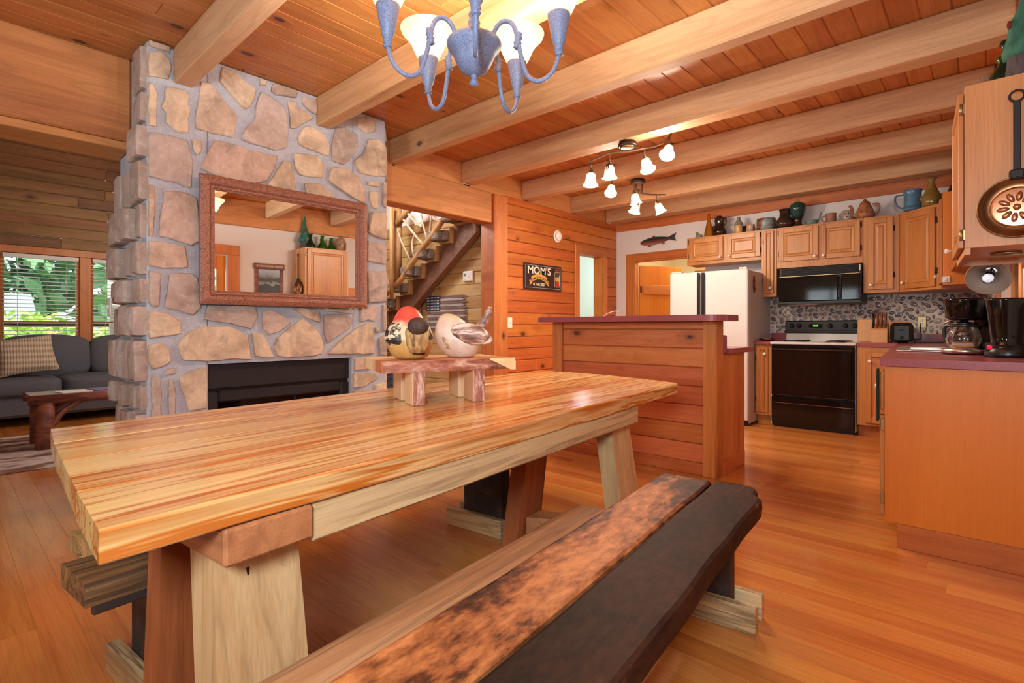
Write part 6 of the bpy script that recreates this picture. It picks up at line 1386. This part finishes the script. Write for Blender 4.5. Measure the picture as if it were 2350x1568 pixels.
def pillow(m, w, h, th, Mx):
    "knife-edged square cushion, standing in local yz, thickness along x"
    n = 16; vs = []; fs = []
    for sgn in (1, -1):
        b = len(vs)
        for i in range(n + 1):
            for j in range(n + 1):
                u, v = -1 + 2 * i / n, -1 + 2 * j / n; pin = 1 - .07 * (1 - u * u) * abs(v) ** 3 - .0
                pin2 = 1 - .07 * (1 - v * v) * abs(u) ** 3
                vs.append((sgn * th * ((1 - u ** 4) * (1 - v ** 4)) ** .6, u * w / 2 * pin2, h / 2 + v * h / 2 * pin))
        for i in range(n):
            for j in range(n): fs.append((b + i * (n + 1) + j, b + i * (n + 1) + j + 1, b + (i + 1) * (n + 1) + j + 1, b + (i + 1) * (n + 1) + j))
    m.add(vs, fs, Mx, True)
def stripes():
    t = NT('beige_woven_stripe'); tc = t.n('ShaderNodeTexCoord'); mp = t.n('ShaderNodeMapping'); t.l(tc, 'Object', mp, 'Vector')
    w = t.n('ShaderNodeTexWave', wave_type='BANDS', bands_direction='Z'); w.inputs['Scale'].default_value = 5.2; w.inputs['Distortion'].default_value = .6; t.l(mp, 0, w, 'Vector')
    w2 = t.n('ShaderNodeTexWave', wave_type='BANDS', bands_direction='Y'); w2.inputs['Scale'].default_value = 13; w2.inputs['Distortion'].default_value = .8; t.l(mp, 0, w2, 'Vector')
    c = t.mix(t.math('MULTIPLY', (w, 1), .75), lin((150, 118, 88)), lin((206, 190, 164))); c = t.mix(t.math('MULTIPLY', (w2, 1), .45), c, lin((226, 216, 196)))
    t.base(c); t.set(Roughness=.95); t.bump((w2, 1), .4, .01); return t.m
pl = thing('throw_pillow', 'beige woven striped pillow leaning on the charcoal sofa', 'pillow', (-7.8, .72, .56))
P(pl, 'pillow_cover', stripes(), lambda m: pillow(m, .5, .44, .085, RY(-.42) @ RX(.14)))
p2 = thing('throw_pillow', 'slate blue pillow half hidden behind the beige striped one', 'pillow', (-7.84, .22, .56)); P(p2, 'pillow_cover', 'pil_blue', lambda m: pillow(m, .46, .42, .08, RY(-.4) @ RX(-.1)))
cf_ = thing('coffee_table', 'rustic coffee table with red log legs and a planked top', 'coffee table', (-6.25, .55, .0125))
P(cf_, 'table_top', patchy('grey_plank_top', [(.35, (120, 104, 92)), (.6, (176, 160, 146))], 10, 'Y', .12, .35, .1, .2), lambda m: [m.box(-.19 + .0955 * k, -.19 + .0955 * (k + 1) - .002, 0, 1.3, .43, .465, .003) for k in range(4)])
P(cf_, 'edge_log', 'log_red', lambda m: (m.tube([(.2, -.01, .425), (.2, 1.31, .425)], .042, 12), m.tube([(-.2, -.01, .425), (-.2, 1.31, .425)], .042, 12), m.box(-.19, .19, .01, .05, .39, .43), m.box(-.19, .19, 1.25, 1.29, .39, .43)))
for x in (-.18, .18):
    for y in (.1, 1.2):
        l = P(cf_, 'log_leg', 'log_red', lambda m: m.lathe([(.068, 0), (.066, .2), (.068, .4)], 16, T(x, y, 0)))
        s = 1 if y < .5 else -1; P(l, 'brace', 'log_red', lambda m: m.tube(smoothpts([(x, y + s * .05, .2), (x, y + s * .12, .31), (x, y + s * .24, .395)], 4), .026, 8))
mz = thing('magazine', 'open magazine with a purple cover on the coffee table', 'magazine', (-6.2, .95, .4785), .2); P(mz, 'pages', 'plate_white', lambda m: m.box(-.11, .09, -.2, .02, 0, .006)); P(mz, 'cover', plain('purple_cover', (104, 90, 160), .3), lambda m: m.box(-.1, .1, .03, .17, .0, .012, .004))
rm = thing('remote_control', 'dark remote control lying on the coffee table near the chimney', 'remote', (-6.22, 1.33, .4785), .3); P(rm, 'remote_body', 'black_soft', lambda m: m.box(-.03, .03, -.09, .09, 0, .02, .006)); P(rm, 'button_pad', 'black_metal', lambda m: [m.box(-.02 + .016 * a, -.008 + .016 * a, -.07 + .022 * b, -.056 + .022 * b, .02, .0225) for a in range(3) for b in range(6)])
rug = patchy('distressed_rug', [(.38, (112, 62, 48)), (.47, (164, 128, 112)), (.54, (214, 204, 196)), (.66, (226, 220, 214))], 5, 'Y', .35, .95, .3, detail=9, fine=90)
mb = MB(); mb.box(-6.96, -5.26, -.9, 2.2, .0005, .012, .004); tag(mb.build('area_rug', rug), 'distressed white and rust rug under the coffee table', 'rug')
cfan = thing('ceiling_fan', 'white-bladed ceiling fan glimpsed past the stone chimney', 'ceiling fan', (-6.5, 1.93, 2.58)); 
P(cfan, 'motor', 'white_metal', lambda m: m.lathe([(0, -.09), (.06, -.08), (.11, -.03), (.12, .03), (.08, .08), (.03, .1), (.014, .12), (.014, .8), (.06, .82), (.06, .869)], 24))
for k in range(4): P(cfan, 'fan_blade', 'white_metal', lambda m: m.box(.1, .68, -.06, .06, -.006, .004, .003, RZ(PI / 2 * k - PI / 2 + .04) @ RX(.2)))
# ------------------------------------------------------------------ outdoors, beyond the living-room windows
def leafmat(name, a, b):
    t = NT(name); at = t.n('ShaderNodeAttribute', attribute_name='rnd'); sp = t.n('ShaderNodeSeparateColor'); t.l(at, 'Color', sp, 0)
    t.base(t.mix((sp, 0), lin(a), lin(b))); t.set(Roughness=.6); return t.m
lf1, lf2, lf3 = leafmat('leaf_deep', (92, 140, 104), (156, 196, 150)), leafmat('leaf_light', (160, 196, 84), (220, 236, 140)), leafmat('leaf_blue', (110, 156, 136), (176, 212, 196))
def crown(m, c, r, n, s):
    for k in range(n):
        v = Vector((R_.gauss(0, 1), R_.gauss(0, 1), R_.gauss(0, 1))).normalized() * (.55 + .45 * R_.random()); p = Vector(c) + Vector((v.x * r[0], v.y * r[1], v.z * r[2]))
        q = Matrix.Rotation(R_.random() * 6.28, 3, Vector((R_.random() - .5, R_.random() - .5, R_.random() - .5)).normalized()); a = s * (.5 + R_.random())
        m.add([p + q @ Vector(w) for w in ((-a, 0, 0), (0, -a * .6, 0), (a, 0, .1 * a), (0, a * .6, 0))], [(0, 1, 2, 3)])
gl = thing('lawn', 'sunlit green lawn outside the living-room windows', 'lawn'); gl['kind'] = 'stuff'; P(gl, 'grass', patchy('lawn_green', [(.3, (126, 170, 92)), (.6, (180, 210, 130))], 1.5, None, 1, .9, .2), lambda m: m.box(-60, -9.3, -30, 40, -.5, -.3)); gl.children[0]['kind'] = 'stuff'
tl_ = ['tall dark leafy tree far outside the sofa window', 'broad tree outside behind the neighbouring roof', 'tall leafy tree outside by the narrow window', 'spreading tree at the lawn edge outside']
for i, (x, y, h, r, lm) in enumerate(((-30, 1.0, 9, 4, lf1), (-34, 6.5, 11, 5, lf3), (-26, 8.0, 8, 3.5, lf1), (-38, -3, 10, 5, lf3))):
    tr = thing('tree', tl_[i], 'tree', (x, y, -.3), 0, 'trees beyond the lawn'); P(tr, 'trunk', 'bark_grey', lambda m: m.lathe([(.4, 0), (.28, h * .3), (.16, h * .7)], 10)); P(tr, 'foliage', lm, lambda m: [crown(m, (0, R_.gauss(0, r * .3), h * (.3 + .16 * k)), (r * .8, r, h * .2), 420, .42) for k in range(4)])
for i, (x, y, r) in enumerate(((-16, 1.3, 1.2), (-17.5, 3.6, 1.0))):
    bu = thing('garden_bush', ('bright yellow-green bush outside the sofa window', 'smaller lime bush outside nearer the narrow window')[i], 'bush', (x, y, -.3), 0, 'garden bushes'); P(bu, 'foliage', lf2, lambda m: crown(m, (0, 0, r * .75), (r, r * 1.2, r * .72), 900, .13))
nh = thing('neighbour_house', 'house with a grey roof across the lawn, seen through the blinds', 'house', (-24, 1.5, -.3)); P(nh, 'house_wall', plain('brick_tan', (150, 122, 104), .9), lambda m: m.box(-4, 0, -2.6, .6, 0, 1.5)); P(nh, 'roof', plain('grey_shingle', (150, 150, 156), .9), lambda m: m.prism([(.4, 1.4), (-2, 2.6), (-4.4, 1.4)], -2.9, .9, Matrix(((1, 0, 0, 0), (0, 0, 1, 0), (0, 1, 0, 0), (0, 0, 0, 1))))); P(nh, 'house_window', 'black_gloss', lambda m: m.box(0, .03, -.6, .1, .6, 1.2))
pc = thing('porch_post', 'white porch post outside the narrow living-room window', 'post', (-10.6, 2.0, -.3)); P(pc, 'post_shaft', 'white_metal', lambda m: m.box(-.09, .09, -.09, .09, 0, 3.6, .01)); P(pc, 'post_base', 'white_metal', lambda m: m.box(-.12, .12, -.12, .12, 0, .25, .01))
pr = thing('porch_railing', 'dark porch rail running past the living-room windows', 'railing', (-10.6, 0, -.3)); P(pr, 'hand_rail', 'dark_bronze', lambda m: m.box(-.03, .03, -4, 5, 1.39, 1.43))
# a little lawn and foliage for the daylight behind the other windows
for i, (x, y, r) in enumerate(((-2.2, -6, 2.4), (4.2, 1.9, 2.0), (4.6, 7.0, 1.6))):
    bu = thing('garden_bush', ('leafy bush outside the window opposite the kitchen', 'leafy bush outside the entry door light', 'leafy bush outside the sink window')[i], 'bush', (x, y, -.3), 0, 'garden bushes'); P(bu, 'foliage', lf2, lambda m: crown(m, (0, 0, r * .7), (r, r, r * .9), 500, .2))
# ------------------------------------------------------------------ light
w = bpy.data.worlds.new('sky'); SC.world = w; w.use_nodes = True; nt = w.node_tree
bgn = nt.nodes['Background']; bgn.inputs['Color'].default_value = (.78, .9, 1.0, 1); bgn.inputs['Strength'].default_value = SKY
lamp('sun', 'SUN', (-20, 0, 20), SUNE, (1, .96, .88), .02, Vector((-.55, .35, -.75)).to_track_quat('-Z', 'Y').to_euler())
lamp('window_daylight', 'AREA', ((BW[0] + BW[1]) / 2, -1.95, (BW[2] + BW[3]) / 2), WIN, (.86, .93, 1), BW[1] - BW[0], Vector((0, 1, 0)).to_track_quat('-Z', 'Z').to_euler(), size_y=BW[3] - BW[2])
lamp('flash', 'AREA', (.15, -.6, 1.55), FLASH, (.76, .91, 1), .45, Vector((-.6, .72, .12)).to_track_quat('-Z', 'Z').to_euler())
lamp('living_fill', 'POINT', (-6.5, 1.93, 2.42), LIVFILL, (1, .9, .76), .08)  # unseen fill lamp added for the living room; the fan carries no light
lamp('stair_fill', 'POINT', (-5.2, 3.1, 2.75), STAIR, (.95, .97, 1), .15)  # unseen fill lamp added to brighten the stair wall, without a fixture
lamp('hall_light', 'POINT', (-5.2, 7.4, 2.4), HALL, (.92, .97, 1), .12)
lamp('pantry_light', 'POINT', (-3.0, 7.6, 2.36), PANTRY, (1, .86, .6), .08)
lamp('sink_light', 'POINT', (.0, 4.3, 1.36), 1.0, (.9, .94, 1), .04)
# ------------------------------------------------------------------ camera
cd = bpy.data.cameras.new('camera'); co = bpy.data.objects.new('camera', cd); COL.objects.link(co)
cd.sensor_width = 36; cd.lens = FPX / 2350 * 36; cd.shift_y = -(784 - HOR) / 2350; cd.clip_start = .02
co.location = _C; co.rotation_euler = (PI / 2, 0, YAW); SC.camera = co
SC.view_settings.view_transform = 'Standard'; SC.view_settings.look = 'None'; SC.view_settings.gamma = 1; SC.view_settings.exposure = EXPO; SC.view_settings.use_curve_mapping = False
SC.cycles.use_denoising = True
try: SC.cycles.denoiser = 'OPENIMAGEDENOISE'
except Exception: pass
SC.cycles.max_bounces = 8; SC.cycles.sample_clamp_indirect = 6; SC.cycles.caustics_reflective = False; SC.cycles.caustics_refractive = False
